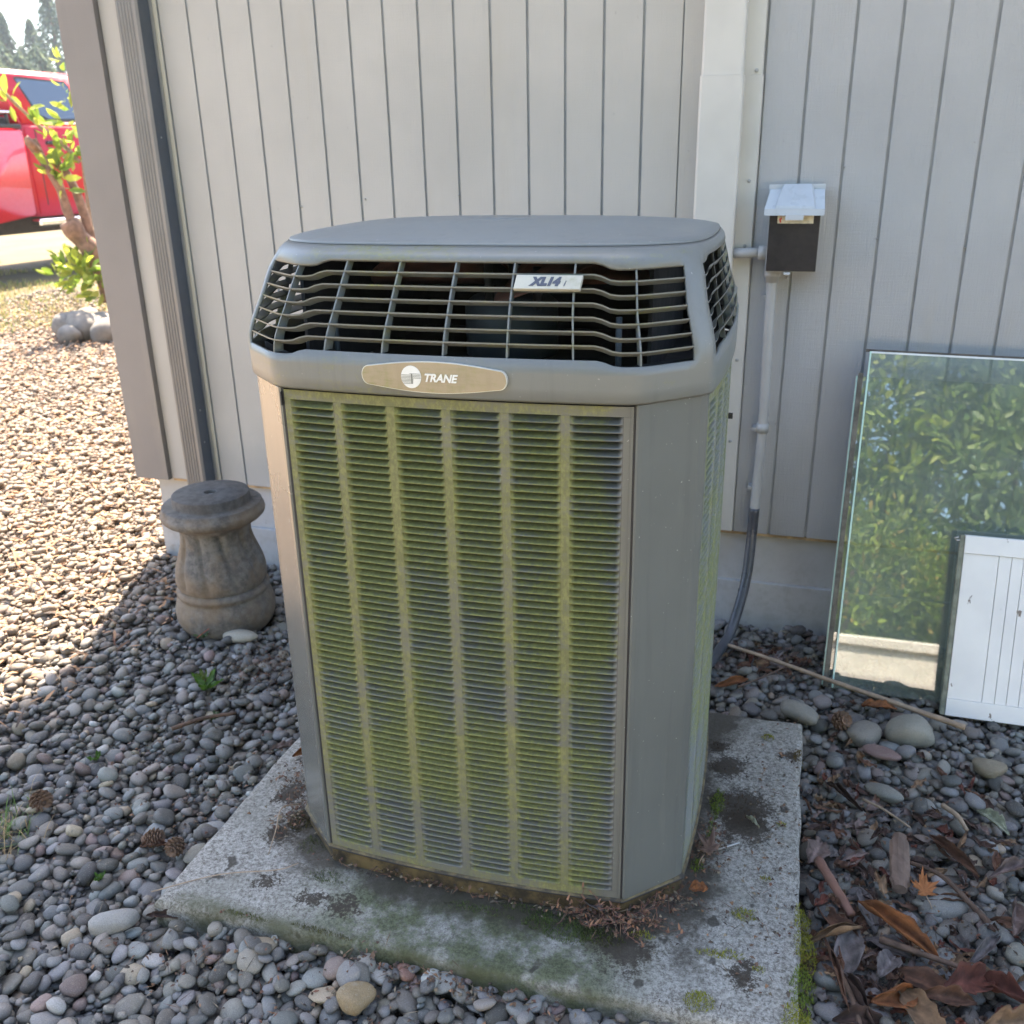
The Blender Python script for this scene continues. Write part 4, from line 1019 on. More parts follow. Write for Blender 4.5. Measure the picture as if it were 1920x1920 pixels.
leaf(1.672, -.392, 38, .105, .034, 'orange', 'orange brown leaf standing beside the right rear of the air conditioner', 1.6, .6, .3, (.8, 0), .016)
leaf(2.078, -1.275, -22, .12, .055, 'brown', 'broad brown leaf below the long dark twig', .9, .3, .4, (.3, 0), .012)
leaf(2.135, -1.262, 40, .115, .060, 'red', 'shiny dark red leaf in the lower right leaf pile', 1.1, .5, .5, (.45, .2), .016)
leaf(2.190, -1.255, -30, .10, .050, 'red', 'folded red brown leaf right of the shiny dark red leaf', 1.5, .9, .4, (.3, -.3), .014)
leaf(2.205, -1.330, 20, .12, .062, 'tan', 'broad tan leaf with pale veins at the bottom right corner', .8, .5, .4, (.5, .1), .018)
leaf(2.060, -1.352, -58, .13, .056, 'tan', 'large smooth tan leaf at the bottom edge right of the pad', .8, .3, .3, (.25, .1), .018)
leaf(2.015, -1.322, 35, .085, .050, 'orange', 'orange brown upright crumpled leaf near the bottom of the leaf pile', 1.6, .9, .6, (.7, .1), .02)
leaf(1.960, -1.330, -62, .135, .036, 'dark', 'long dark brown leaf roll at the foot of the mossy pad corner', 2.6, .8, .3, (.2, 0), .012)
leaf(1.925, -1.312, -75, .15, .026, 'brown', 'thin rolled brown leaf running along the pad edge', 2.8, .8, .2, (.1, 0), .014)
leaf(2.243, -.960, 40, .10, .036, 'pink', 'pinkish curled leaf at the right edge above the tan bark piece', 1.8, .7, .9, (.4, 0), .014)
leaf(2.238, -1.075, 80, .11, .050, 'pink', 'pink grey crumpled leaf cut by the right edge', 1.3, .6, .6, (.4, .2), .014, torn=.4)
leaf(2.175, -1.165, 55, .11, .030, 'grey', 'grey narrow leaf leaning over pebbles at the right', 1.8, .7, .4, (.3, 0), .010)
leaf(2.245, -1.180, 60, .10, .030, 'tan', 'tan leaf standing on edge beside the grey narrow leaf', 2.0, .9, .4, (.8, 0), .014)
leaf(.672, -.965, 32, .070, .022, 'pink', 'pale pink dry leaf beside the left back edge of the pad', 1.0, .6, .4, (.3, 0), .010)
leaf(.590, -1.345, 20, .060, .022, 'brown', 'brown dry leaf next to the pine cone left of the pad', 1.6, .8, .5, (.3, 0), .010)
leaf(.735, -1.505, 15, .070, .020, 'dark', 'dark narrow leaf against the front left corner of the pad', 1.4, .8, .3, (.4, 0), .012)
leaf(1.500, -1.300, -20, .060, .024, 'grey', 'grey brown leaf on the mossy front of the pad', .8, .4, .3, (.2, 0), .010, z=.052)
leaf(1.683, -1.205, 20, .036, .026, 'orange', 'small orange leaf on the pad right of the unit corner', .8, .4, .4, (.4, 0), .006, z=.052)
leaf(.772, -1.030, 60, .065, .026, 'orange', 'rust brown leaf tucked against the left corner of the unit', 1.2, .6, .5, (.8, 0), .012, z=.052)
leaf(1.765, -.985, -45, .040, .008, 'pale', 'short pale curled petal on the dark stain of the pad', 1.0, .4, .9, (0, 0), .004, z=.054)
maple_leaf(2.085, -1.060, 20, .040, 'orange', 'bright orange dry maple leaf lying beside the bark chip', .035, (.5, .1), .5)
maple_leaf(1.688, -1.105, -40, .042, 'pink', 'pale brown maple leaf leaning on the right foot of the unit', .075, (.7, -.2), .4)
leaf(2.02, -1.20, -15, .09, .040, 'grey', 'small grey leaf tucked under the orange brown folded leaf', 1.0, .4, .4, (.2, 0), .004)
leaf(2.100, -1.310, 10, .09, .040, 'brown', 'brown leaf overlapping the large smooth tan leaf', 1.2, .6, .5, (.5, .1), .020)
leaf(1.965, -1.375, 15, .09, .040, 'dark', 'dark leaf at the bottom edge beside the moss', 1.3, .6, .5, (.3, .1), .010)

def twig(P, rad, mat, label, nm='twig', cat='twig', n=7, kn=6):
    P = catmull(P, kn); c0 = P[0].copy(); rs = [rad[0] + (rad[1] - rad[0]) * i / (len(P) - 1) for i in range(len(P))]
    rs = [r_ * (1 + .12 * noise.noise(p * 60)) for r_, p in zip(rs, P)]
    o = tube(nm, [p - c0 for p in P], rs, mat, None, n); o.location = c0; return tag(o, label, cat)
twig([(1.617, -.200, .035), (1.75, -.262, .040), (1.90, -.335, .042), (2.05, -.398, .040), (2.225, -.468, .036)], (.0050, .0072), M_TWIG, 'long pale stick running over the gravel from the unit towards the white panel', 'stick', 'stick')
twig([(.375, -.990, .03), (.43, -.935, .036), (.49, -.885, .03)], (.006, .004), M_DKTWIG, 'dark reddish twig lying left of the pad')
twig([(1.895, -1.03, .035), (1.925, -1.10, .038), (1.955, -1.155, .030)], (.010, .008), simple('red_brown_bark_strip', (.17, .085, .06), .8, var=.3), 'thick red brown stick beside the pad leading into the leaf pile', 'stick', 'stick')
twig([(2.00, -1.205, .035), (2.07, -1.225, .04), (2.15, -1.235, .034)], (.007, .004), M_DKTWIG, 'dark rotten twig crossing below the orange brown leaf')
twig([(2.055, -.985, .035), (2.115, -1.02, .045), (2.16, -1.06, .03), (2.195, -1.10, .02)], (.004, .006), M_DKTWIG, 'curved dark stem right of the bark chip')
twig([(1.985, -.805, .03), (2.03, -.84, .035), (2.075, -.875, .03)], (.003, .002), M_TWIG, 'thin pale twig lying behind the dark leaf strip')
twig([(2.145, -.78, .03), (2.17, -.815, .034), (2.185, -.845, .025)], (.006, .004), M_TWIG, 'short stub of tan twig among the right hand pebbles')
twig([(1.705, -1.085, .060), (1.745, -1.055, .062)], (.002, .0025), M_STEEL, 'thin grey stem lying on the pad beside the pale maple leaf')
twig([(.70, -1.49, .055), (.80, -1.42, .060), (.90, -1.375, .058), (.93, -1.345, .056)], (.0012, .001), M_TWIG, 'thin pale grass stalk arching over the left front of the pad', 'dry_stalk', 'stalk', 5)
twig([(.845, -1.19, .06), (.835, -1.24, .085), (.85, -1.29, .075), (.86, -1.34, .055)], (.0015, .001), M_TWIG, 'curled pale dead stem on the pad by the left corner of the unit', 'dry_stalk', 'stalk', 5)
twig([(.155, -.57, .03), (.175, -.53, .045), (.215, -.455, .06)], (.0015, .001), simple('red_stem', (.35, .10, .06), .7), 'thin reddish weed stem in front of the concrete baluster', 'weed_stem', 'stalk', 5)
twig([(1.93, -1.285, .03), (1.95, -1.34, .03), (1.965, -1.39, .02)], (.006, .004), M_DKTWIG, 'dark stick beneath the rolled leaves at the pad corner')
twig([(1.69, -.42, .03), (1.75, -.36, .035), (1.81, -.29, .04)], (.003, .002), M_DKTWIG, 'thin dark twig between the unit and the house wall')
# bark chip
V, T = VAR3[1]; 
bmk = []
bc = empty('x'); bpy.data.objects.remove(bc)
def bark_chip():
    V, Fs = [], []; n = 14
    for i in range(n + 1):
        t = i / n; w_ = .019 * (1 if .1 < t < .9 else .7) * (1 + .15 * noise.noise(Vector((t * 6, 1, 0))));
        for j in range(10):
            th = 2 * math.pi * j / 10; V.append((w_ * math.cos(th) * (1 + .15 * noise.noise(Vector((t * 3, th, 2)))), (t - .5) * .135, .012 * math.sin(th) * (1 + .3 * noise.noise(Vector((t * 9, th * 2, 0))))))
    for i in range(n):
        for j in range(10): Fs.append((i * 10 + j, i * 10 + (j + 1) % 10, (i + 1) * 10 + (j + 1) % 10, (i + 1) * 10 + j))
    Fs += [tuple(range(10))[::-1], tuple(n * 10 + j for j in range(10))]
    o = mesh('bark_chip', V, Fs, simple('brown_bark_wood', (.15, .10, .075), .85, var=.45, scale=30, bump=1.0, bscale=70, stretch=(1, .15, 1)), None)
    o.location = (2.044, -1.005, .045); o.rotation_euler = (.12, .1, R(-2)); tag(o, 'brown wood bark chip lying upright in the picture among the pebbles', 'bark')
bark_chip()
def cone(x, y, rz, S, label, z=.03, tilt=R(80)):
    r = empty('pine_cone', (x, y, z), label=label, cat='pine cone'); r.rotation_euler = (tilt, 0, rz)
    lathe('cone_core', [(0, -.030 * S), (.010 * S, -.025 * S), (.014 * S, 0), (.010 * S, .020 * S), (0, .032 * S)], M_DKTWIG, r, 10)
    V, Fs = [], []
    for i in range(9):
        zz = (-.024 + .006 * i) * S; rr = .020 * S * math.sin(math.pi * (i + 1.2) / 11) + .002
        for k in range(8):
            th = 2 * math.pi * (k + .5 * (i % 2)) / 8; c_, s_ = math.cos(th), math.sin(th); b0 = len(V); t_ = .0045 * S
            V += [(rr * .4 * c_ - t_ * s_, rr * .4 * s_ + t_ * c_, zz), (rr * .4 * c_ + t_ * s_, rr * .4 * s_ - t_ * c_, zz), (rr * c_ + t_ * s_, rr * s_ - t_ * c_, zz + .005 * S), (rr * 1.15 * c_, rr * 1.15 * s_, zz + .008 * S), (rr * c_ - t_ * s_, rr * s_ + t_ * c_, zz + .005 * S)]
            Fs.append((b0, b0 + 1, b0 + 2, b0 + 3, b0 + 4))
    o = mesh('scales', V, Fs, M_CONE, r); md = o.modifiers.new('t', 'SOLIDIFY'); md.thickness = .0012
cone(1.941, -.518, .6, 1.0, 'brown pine cone just behind the back right corner of the pad', .035, R(55))
cone(.264, -1.304, 1.1, 1.0, 'pine cone lying in the gravel at the far left of the picture', .03)
cone(.645, -1.344, .2, .8, 'small dark pine cone close to the left edge of the pad', .03)
cone(.578, -1.335, 1.9, .8, 'weathered pine cone further left of the small dark one', .025)

# green weeds
def weed(x, y, S, n, label, seed, colr=(.12, .26, .03)):
    r = np.random.default_rng(seed); t = empty('green_weed', (x, y, .015), label=label, cat='weed')
    for k in range(n):
        V, Fs, Cs = leaf_mesh(S * r.uniform(.7, 1.15), S * .34, .7, .35, -.9, 900 + seed * 10 + k, colr, 0, 8, 4)
        o = mesh('weed_leaf', V, Fs, M_GREEN, t, True, Cs); a = 2 * math.pi * k / n + r.uniform(-.4, .4); el = r.uniform(.4, 1.1)
        o.rotation_euler = (0, -el, a); o.location = (math.cos(a) * math.cos(el) * S * .5, math.sin(a) * math.cos(el) * S * .5, math.sin(el) * S * .45)
weed(.335, -.792, .062, 4, 'small bright green weed sprouting in the gravel in front of the baluster', 1)
weed(.305, -.76, .04, 5, 'tiny yellow green seedling just behind the bright green weed', 6, (.2, .28, .05))
weed(.268, -1.131, .026, 5, 'tiny round leaved green seedling in the shaded gravel at the left', 2)
weed(.549, -1.459, .022, 4, 'tiny green sprout between pebbles near the bottom left', 3)
weed(.440, -.905, .024, 5, 'tiny pale green rosette near the dark reddish twig', 4, (.16, .26, .12))
weed(.155, -.545, .030, 5, 'pale green seedling at the foot of the baluster', 5, (.16, .26, .12))

# moss, litter, needles, grass: uncountable
def rot_blades(items, w_=.0012, col_fn=None, seg=2):
    V, Fs, Cs = [], [], []
    for (x, y, z, dx, dy, L, c, ww) in items:
        b0 = len(V); px_, py_ = -dy, dx; n_ = math.hypot(px_, py_) or 1; px_, py_ = px_ / n_ * ww, py_ / n_ * ww
        hz = math.sqrt(max(.0, 1 - min(.99, dx * dx + dy * dy)))
        V += [(x - px_, y - py_, z), (x + px_, y + py_, z), (x + dx * L * .5 + px_ * .8, y + dy * L * .5 + py_ * .8, z + hz * L * .6), (x + dx * L * .5 - px_ * .8, y + dy * L * .5 - py_ * .8, z + hz * L * .6), (x + dx * L * 1.1, y + dy * L * 1.1, z + hz * L * .9)]
        Fs += [(b0, b0 + 1, b0 + 2, b0 + 3), (b0 + 3, b0 + 2, b0 + 4)]; Cs += [(*c, 1)] * 5
    return V, Fs, Cs
def blades_obj(name, items, mat, parent=None):
    V, Fs, Cs = rot_blades(items); me = bpy.data.meshes.new(name); me.from_pydata(V, [], Fs); me.update()
    a = me.color_attributes.new('pc', 'FLOAT_COLOR', 'POINT'); a.data.foreach_set('color', np.asarray(Cs, np.float32).ravel()); return link(name, me, mat, parent)
def mossy(blobs, seed):
    r = np.random.default_rng(seed); it = []
    for (x, y, rx, ry, h, dens, c) in blobs:
        n = int(dens * rx * ry * math.pi * 260000)
        for _ in range(n):
            a = r.uniform(0, 2 * math.pi); q = math.sqrt(r.random()) * (1 + .35 * noise.noise(Vector((math.cos(a) * 1.5 + x * 20, math.sin(a) * 1.5 + y * 20, 0)))); X, Y = x + rx * q * math.cos(a), y + ry * q * math.sin(a)
            if q > .6 and r.random() < .3: continue
            zb = .0495 if in_pad(X, Y) else .030; dome = h * max(0, 1 - q * q); k = r.uniform(.6, 1.5)
            it.append((X, Y, zb + dome * r.uniform(.6, 1), r.uniform(-.7, .7), r.uniform(-.7, .7), r.uniform(.003, .007), (c[0] * k, c[1] * k, c[2] * k), .0007))
    return it
OL, GR, DG, BR = (.21, .21, .02), (.14, .19, .02), (.06, .085, .018), (.06, .035, .015)
blobs = [(1.868, -1.215, .014, .045, .010, 1, OL), (1.875, -1.275, .020, .050, .014, 1, OL), (1.873, -1.36, .020, .055, .012, 1, GR), (1.868, -1.43, .026, .035, .010, 1, OL),
         (1.713, -1.442, .026, .022, .012, 1, OL), (1.672, -1.458, .030, .012, .006, .12, BR), (1.768, -1.232, .024, .016, .004, .8, OL), (1.778, -.662, .014, .012, .008, 1, OL), (1.850, -.715, .012, .024, .006, 1, (.12, .08, .01)),
         (1.668, -.735, .018, .022, .006, .12, BR), (1.690, -.80, .03, .02, .005, .12, BR), (1.735, -.915, .055, .030, .004, .12, BR), (1.750, -.955, .045, .03, .003, .12, BR), (1.690, -.935, .014, .05, .006, 1, GR), (1.688, -1.03, .010, .045, .007, 1, GR), (1.672, -1.13, .014, .02, .006, 1, GR),
         (1.467, -1.352, .075, .030, .004, .75, DG), (1.527, -1.352, .045, .022, .004, .7, (.05, .055, .01)), (1.39, -1.33, .05, .012, .003, .5, DG), (1.30, -1.355, .07, .012, .003, .35, DG), (1.60, -1.33, .022, .010, .004, .7, OL), (1.75, -1.33, .03, .010, .003, .6, OL), (1.718, -1.338, .022, .008, .003, .6, OL),
         (1.800, -1.348, .012, .008, .003, .6, OL), (1.822, -.965, .010, .008, .003, .8, OL), (1.80, -1.13, .012, .009, .003, .6, OL), (1.775, -1.374, .02, .007, .003, .12, BR),
         (.914, -1.395, .016, .012, .002, .12, BR), (.839, -1.275, .03, .02, .003, .12, BR), (.872, -1.225, .03, .035, .004, .7, (.07, .06, .015)), (.815, -1.165, .035, .018, .004, .12, BR), (1.0, -1.42, .014, .009, .002, .12, BR),
         (.90, -1.488, .05, .006, .003, .6, (.07, .08, .015)), (1.05, -1.482, .06, .006, .003, .6, (.06, .06, .015)), (1.0, -1.36, .05, .02, .002, .25, (.07, .09, .03)), (.93, -1.28, .03, .03, .003, .35, (.06, .07, .02))]
tag(blades_obj('moss', mossy(blobs, 5), M_MOSS), 'olive green moss cushions on and around the concrete pad', 'moss', kind='stuff')
def litter():
    r = np.random.default_rng(8); V, Fs, Cs = [], [], []
    pal = [(.13, .075, .045), (.08, .05, .035), (.20, .11, .06), (.06, .045, .035), (.19, .15, .10), (.12, .055, .035)]
    def bit(x, y, z, L, w_):
        a = r.uniform(0, 2 * math.pi); e = r.uniform(-.5, .5); d = Vector((math.cos(a) * math.cos(e), math.sin(a) * math.cos(e), math.sin(e))); s = Vector((-math.sin(a), math.cos(a), r.uniform(-.4, .4))) * w_; u = d.cross(s).normalized() * w_ * .4
        b0 = len(V); P = Vector((x, y, z)); m = P + d * L * .5 + u * r.uniform(.5, 3)
        V.extend([P - s * .3, P + s * .3, m + s, m - s, P + d * L]); Fs.extend([(b0, b0 + 1, b0 + 2, b0 + 3), (b0 + 3, b0 + 2, b0 + 4)]); c = pal[r.integers(len(pal))]; k = r.uniform(.6, 1.4); Cs.extend([(c[0] * k, c[1] * k, c[2] * k, 1)] * 5)
    zones = [(1.27, -1.505, .20, .016, 260, 0), (1.546, -1.305, .07, .035, 420, .05), (1.62, -1.235, .06, .04, 260, .05), (1.47, -1.31, .06, .02, 120, .05), (1.685, -1.09, .03, .07, 240, .05), (.80, -1.10, .05, .05, 160, .05), (.85, -1.22, .04, .05, 160, .05), (1.20, -1.325, .20, .012, 200, .05), (1.95, -1.25, .07, .10, 340, 0), (2.1, -1.2, .14, .14, 340, 0), (2.05, -.95, .2, .3, 600, 0), (1.75, -.25, .12, .10, 200, 0), (.43, -.63, .12, .10, 420, 0), (.60, -1.15, .12, .25, 160, 0), (.4, -1.1, .25, .3, 240, 0), (.9, -1.58, .3, .06, 200, 0), (1.6, -1.56, .3, .06, 200, 0), (1.8, -1.2, .06, .2, 120, .05), (1.8, -.8, .06, .15, 70, .05)]
    for (x, y, rx, ry, n, zb) in zones:
        for _ in range(n):
            X, Y = x + r.normal() * rx * .6, y + r.normal() * ry * .6; z = .052 if in_pad(X, Y) else max(0, ztop(X, Y)) + .002
            long = r.random() < .25; bit(X, Y, z + (r.uniform(0, .018) if zb else 0), r.uniform(.012, .035) if long else r.uniform(.004, .012), .0007 if long else r.uniform(.0012, .004))
    for _ in range(17000):   # sunlit needles and husks over the far gravel
        X, Y = r.uniform(-5.3, .0), r.uniform(-1.2, 4.6); px, py = proj((X, Y, 0))
        if not (-100 < px < 420 and 520 < py < 1500): continue
        c0 = len(V); bit(X, Y, gz(X, Y) + .020, r.uniform(.02, .06), r.uniform(.0012, .007))
        w0 = r.uniform(.8, 1.4); Cs[-5:] = [(.34 * w0, .19 * w0, .10 * w0, 1)] * 5 if r.random() < .75 else Cs[-5:]
    for q in range(400):     # broken pieces of leaf
        zone = [(2.06, -1.24, .12, .09), (1.97, -1.2, .05, .12), (2.1, -1.0, .12, .15), (1.72, -.22, .08, .04), (2.0, -1.33, .12, .05), (2.12, -.80, .12, .14), (1.94, -.85, .04, .2)][q % 7]
        X, Y = zone[0] + r.normal() * zone[2], zone[1] + r.normal() * zone[3]
        if in_pad(X, Y): continue
        v_, f_, c_ = leaf_mesh(r.uniform(.02, .065), r.uniform(.010, .030), r.uniform(-1.5, 2), .3, r.uniform(-1, 1), 500 + q, [LEAFC[k] for k in ('brown', 'grey', 'dark', 'tan', 'pink', 'brown', 'red', 'dark')][r.integers(8)], .6, 6, 4)
        E_ = Euler((r.uniform(-.6, .6), r.uniform(-.5, .5), r.uniform(0, 6.28))).to_matrix(); b0 = len(V); o_ = Vector((X, Y, max(0, ztop(X, Y)) + .006))
        V.extend([E_ @ Vector(a) + o_ for a in v_]); Fs.extend([tuple(i + b0 for i in a) for a in f_]); Cs.extend(c_)
    me = bpy.data.meshes.new('leaf_litter'); me.from_pydata([tuple(v) for v in V], [], Fs); me.update(); a = me.color_attributes.new('pc', 'FLOAT_COLOR', 'POINT'); a.data.foreach_set('color', np.asarray(Cs, np.float32).ravel())
    tag(link('leaf_litter', me, M_LITTER), 'fine brown litter of husks, needles and leaf crumbs scattered over pad and gravel', 'litter', kind='stuff')
litter()
# dead weeds at the front right foot of the unit
def dead_weeds():
    r = np.random.default_rng(12); root = empty('dead_weed_clump', (1.54, -1.30, .05), label='tangled dead reddish weeds at the front right foot of the air conditioner', cat='weed'); it = []; segs = []
    V, Fs = [], []
    for k in range(46):
        x, y = r.normal() * .06, r.normal() * .018; p = Vector((x, y, 0)); d = Vector((r.normal() * .7, r.normal() * .5 - .2, r.uniform(.1, 1))).normalized()
        for s in range(7):
            q = p + d * .010; b0 = len(V); sd_ = Vector((-d.y, d.x, 0)); sd_ = sd_.normalized() * .0006 if sd_.length > .01 else Vector((.0006, 0, 0)); up_ = Vector((0, 0, .0006))
            V += [p - sd_, p + sd_, p + up_, q - sd_, q + sd_, q + up_]; Fs += [(b0, b0 + 1, b0 + 4, b0 + 3), (b0 + 1, b0 + 2, b0 + 5, b0 + 4), (b0 + 2, b0, b0 + 3, b0 + 5)]
            if r.random() < .75: it.append((q.x, q.y, q.z, r.uniform(-.8, .8), r.uniform(-.8, .8), r.uniform(.006, .013), tuple(np.array([.20, .10, .055]) * r.uniform(.5, 1.5)), .0022))
            p = q; d = (d + Vector((r.normal() * .4, r.normal() * .4, r.normal() * .3 - .08))).normalized()
            if p.z < .003: d.z = abs(d.z)
    tag(mesh('stems', V, Fs, simple('dead_stem_red', (.15, .07, .055), .8, var=.4), root), kind='stuff')
    tag(blades_obj('withered_leaves', it, M_LITTER, root), kind='stuff')
dead_weeds()
# grass
def grass():
    r = np.random.default_rng(31); it = []
    for _ in range(60000):
        X, Y = r.uniform(-9.5, -3.6), r.uniform(3.0, 9.5); h = math.hypot(X - CAM.x, Y - CAM.y); px, py = proj((X, Y, gz(X, Y)))
        if not (-160 < px < 300 and h > 8.9 and h < 15): continue
        d = noise.noise(Vector((X * .9, Y * .9, 0)))
        if h > 10.2 and (d < .0 or r.random() < .5): continue
        L = r.uniform(.05, .12) if h < 10.4 else r.uniform(.02, .06); c = np.array([.42, .37, .14]) * r.uniform(.6, 1.2) if r.random() < .8 else np.array([.16, .26, .05]) * r.uniform(.7, 1.3)
        it.append((X, Y, gz(X, Y) - .05, r.uniform(-.5, .5), r.uniform(-.5, .5), L, tuple(c), .004))
    tag(blades_obj('dry_grass', it, M_GRASS), 'short sunlit yellow grass between the gravel and the red truck', 'grass', kind='stuff')
    it = []
    for _ in range(260):
        X, Y = .235 + r.normal() * .035, -1.42 + r.normal() * .05; c = np.array([.12, .20, .05]) if r.random() < .55 else np.array([.36, .26, .14]); it.append((X, Y, .0, r.uniform(-.9, .9), r.uniform(-.9, .9), r.uniform(.03, .09), tuple(c * r.uniform(.7, 1.3)), .0011))
    tag(blades_obj('grass_tuft', it, M_GRASS), 'thin green and straw grass tuft at the lower left edge', 'grass', kind='stuff')
grass()

# ------------------------------------------------------------------ shrub with cut trunk, rocks round it
def W_(px, py, h):
    X = (px - 960) / F_PX; Y = -(py - 960) / F_PX; d = _rr * X + _uu * Y + _f; k = h / math.hypot(d.x, d.y); return CAM + d * k
SH = 8.7
base_p = W_(205, 560, SH); base_p.z = 0
shrub = empty('pruned_shrub', base_p, label='pruned rhododendron shrub with reddish cut trunk and yellow green leaves', cat='shrub')
def sb(P, rad, nm='branch', mat=M_BARK):
    P = [W_(a, b, SH + c_) - base_p for a, b, c_ in P]; P = catmull(P, 5); rs = [rad[0] + (rad[1] - rad[0]) * i / (len(P) - 1) for i in range(len(P))]
    rs = [q * (1 + .22 * noise.noise(p * 9)) for q, p in zip(rs, P)]; return tube(nm, P, rs, mat, shrub, 10)
sb([(208, 565, 0), (196, 520, 0), (172, 470, 0), (145, 440, 0), (128, 415, 0)], (.070, .080), 'trunk')
sb([(150, 450, 0), (128, 400, 0), (112, 352, 0), (92, 318, 0), (62, 262, .05)], (.042, .026))
sb([(185, 490, .05), (165, 425, .05), (145, 365, .05), (125, 325, .1), (100, 300, .1)], (.04, .03))
sb([(95, 322, 0), (72, 290, 0), (50, 262, 0)], (.035, .028)); sb([(70, 282, 0), (60, 270, -.1), (48, 258, -.1)], (.028, .024))
sb([(150, 305, .1), (110, 262, .1), (75, 238, .1), (40, 205, 0), (0, 168, -.1), (-50, 130, -.1)], (.018, .009), mat=M_TWIG)
sb([(175, 470, .2), (165, 380, .2), (150, 250, .2), (140, 150, .2), (125, 80, .2)], (.02, .008), mat=M_TWIG)
def leaves(clusters, name, parent, base, size=.10, seed=3, cols=((.34, .42, .05), (.48, .52, .08), (.20, .30, .04))):
    r = np.random.default_rng(seed); V, Fs, Cs = [], [], []
    for (P, rad, n) in clusters:
        for _ in range(n):
            d = Vector(r.normal(size=3)).normalized(); c0 = P + d * rad * r.uniform(.2, 1) - base; ax = (d + Vector((0, 0, .5)) + Vector(r.normal(size=3)) * .3).normalized(); sd_ = ax.cross(Vector(r.normal(size=3))).normalized(); nn = ax.cross(sd_)
            L = size * r.uniform(.7, 1.3); w_ = L * .19; cc = np.array(cols[r.integers(len(cols))]) * r.uniform(.7, 1.3); b0 = len(V)
            V += [c0, c0 + ax * L * .35 + sd_ * w_ + nn * w_ * .4, c0 + ax * L * .45, c0 + ax * L * .35 - sd_ * w_ + nn * w_ * .4, c0 + ax * L * .75 + sd_ * w_ * .8 + nn * w_ * .2, c0 + ax * L * .75 - sd_ * w_ * .8 + nn * w_ * .2, c0 + ax * L - nn * L * .08]
            Fs += [(b0, b0 + 1, b0 + 2), (b0, b0 + 2, b0 + 3), (b0 + 1, b0 + 4, b0 + 6, b0 + 2), (b0 + 3, b0 + 2, b0 + 6, b0 + 5)]; Cs += [(*cc, 1)] * 7
    o = mesh(name, [tuple(v) for v in V], Fs, M_GREEN, parent, True, Cs); tag(o, kind='stuff'); return o
cl = [(W_(105, 320, SH), .09, 24), (W_(125, 285, SH + .1), .11, 26), (W_(160, 270, SH + .2), .14, 24), (W_(140, 500, SH - .1), .16, 60), (W_(165, 515, SH), .15, 60), (W_(105, 515, SH - .1), .08, 16), (W_(190, 540, SH - .1), .12, 24), (W_(118, 345, SH), .06, 6),
      (W_(15, 190, SH - .1), .06, 6), (W_(45, 205, SH), .06, 6), (W_(75, 230, SH), .05, 7), (W_(100, 250, SH), .06, 8), (W_(125, 228, SH + .2), .06, 8), (W_(120, 162, SH + .2), .05, 4), (W_(125, 185, SH + .2), .05, 4), (W_(132, 205, SH + .2), .05, 5), (W_(118, 115, SH + .2), .04, 5)]
leaves(cl, 'foliage', shrub, base_p, .115)
for i, (px, py, hh, s, lab) in enumerate([(127, 572, 8.45, .13, 'tan boulder at the left end of the rock ring round the shrub'), (160, 575, 8.3, .15, 'large upright grey boulder in the rock ring round the shrub'), (192, 572, 8.5, .12, 'brown grey boulder behind the upright one by the shrub'), (125, 596, 8.2, .09, 'small pale rock lying in front of the tan boulder'), (198, 590, 8.1, .13, 'rounded grey rock nearest the house corner'), (150, 560, 8.8, .12, 'grey rock at the back of the ring under the green leaves')]):
    p = W_(px, py, hh); V, T = VAR3[(i * 3 + 1) % 14]; me = bpy.data.meshes.new('rock'); me.from_pydata((V * np.array((s * 1.15, s * .9, s * .8))).tolist(), [], T.tolist()); me.update(); me.polygons.foreach_set('use_smooth', [True] * len(me.polygons)); me.materials.append(M_ROCK)
    o = bpy.data.objects.new('rock', me); col.objects.link(o); o.location = (p.x, p.y, s * .35 + .03); o.rotation_euler = (.2 * i, .3, i); tag(o, lab, 'rock')

# ------------------------------------------------------------------ red pickup truck
tr = empty('pickup_truck', (-6.45, 5.9, .17), label='red lifted pickup truck parked on the dry ground left of the house', cat='pickup truck')
tr.rotation_euler = (0, 0, math.atan2(.995, .1))          # local x runs along the side towards the front, local -y is the visible side
def prism(name, prof, y0, y1, mat, parent, bev=.03, top_in=None):
    bm = bmesh.new(); a = [bm.verts.new((x, y0, z)) for x, z in prof]; b = [bm.verts.new((x, y1, z)) for x, z in prof]; n = len(prof)
    bm.faces.new(a); bm.faces.new(b[::-1])
    for i in range(n): bm.faces.new((a[i], b[i], b[(i + 1) % n], a[(i + 1) % n]))
    if top_in:
        zc, zt, am = top_in
        for v in bm.verts:
            if v.co.z > zc: k = (v.co.z - zc) / (zt - zc) * am; v.co.y += k if abs(v.co.y - y0) < 1e-6 else -k
    if bev: bmesh.ops.bevel(bm, geom=list(bm.edges), offset=bev, segments=3, affect='EDGES')
    return bm_obj(name, bm, mat, parent, True)
TW = 1.95
def arch(cx, r=.46, zc=.40, n=8): return [(cx + r * math.cos(a), zc + r * math.sin(a)) for a in np.linspace(0, math.pi, n)]
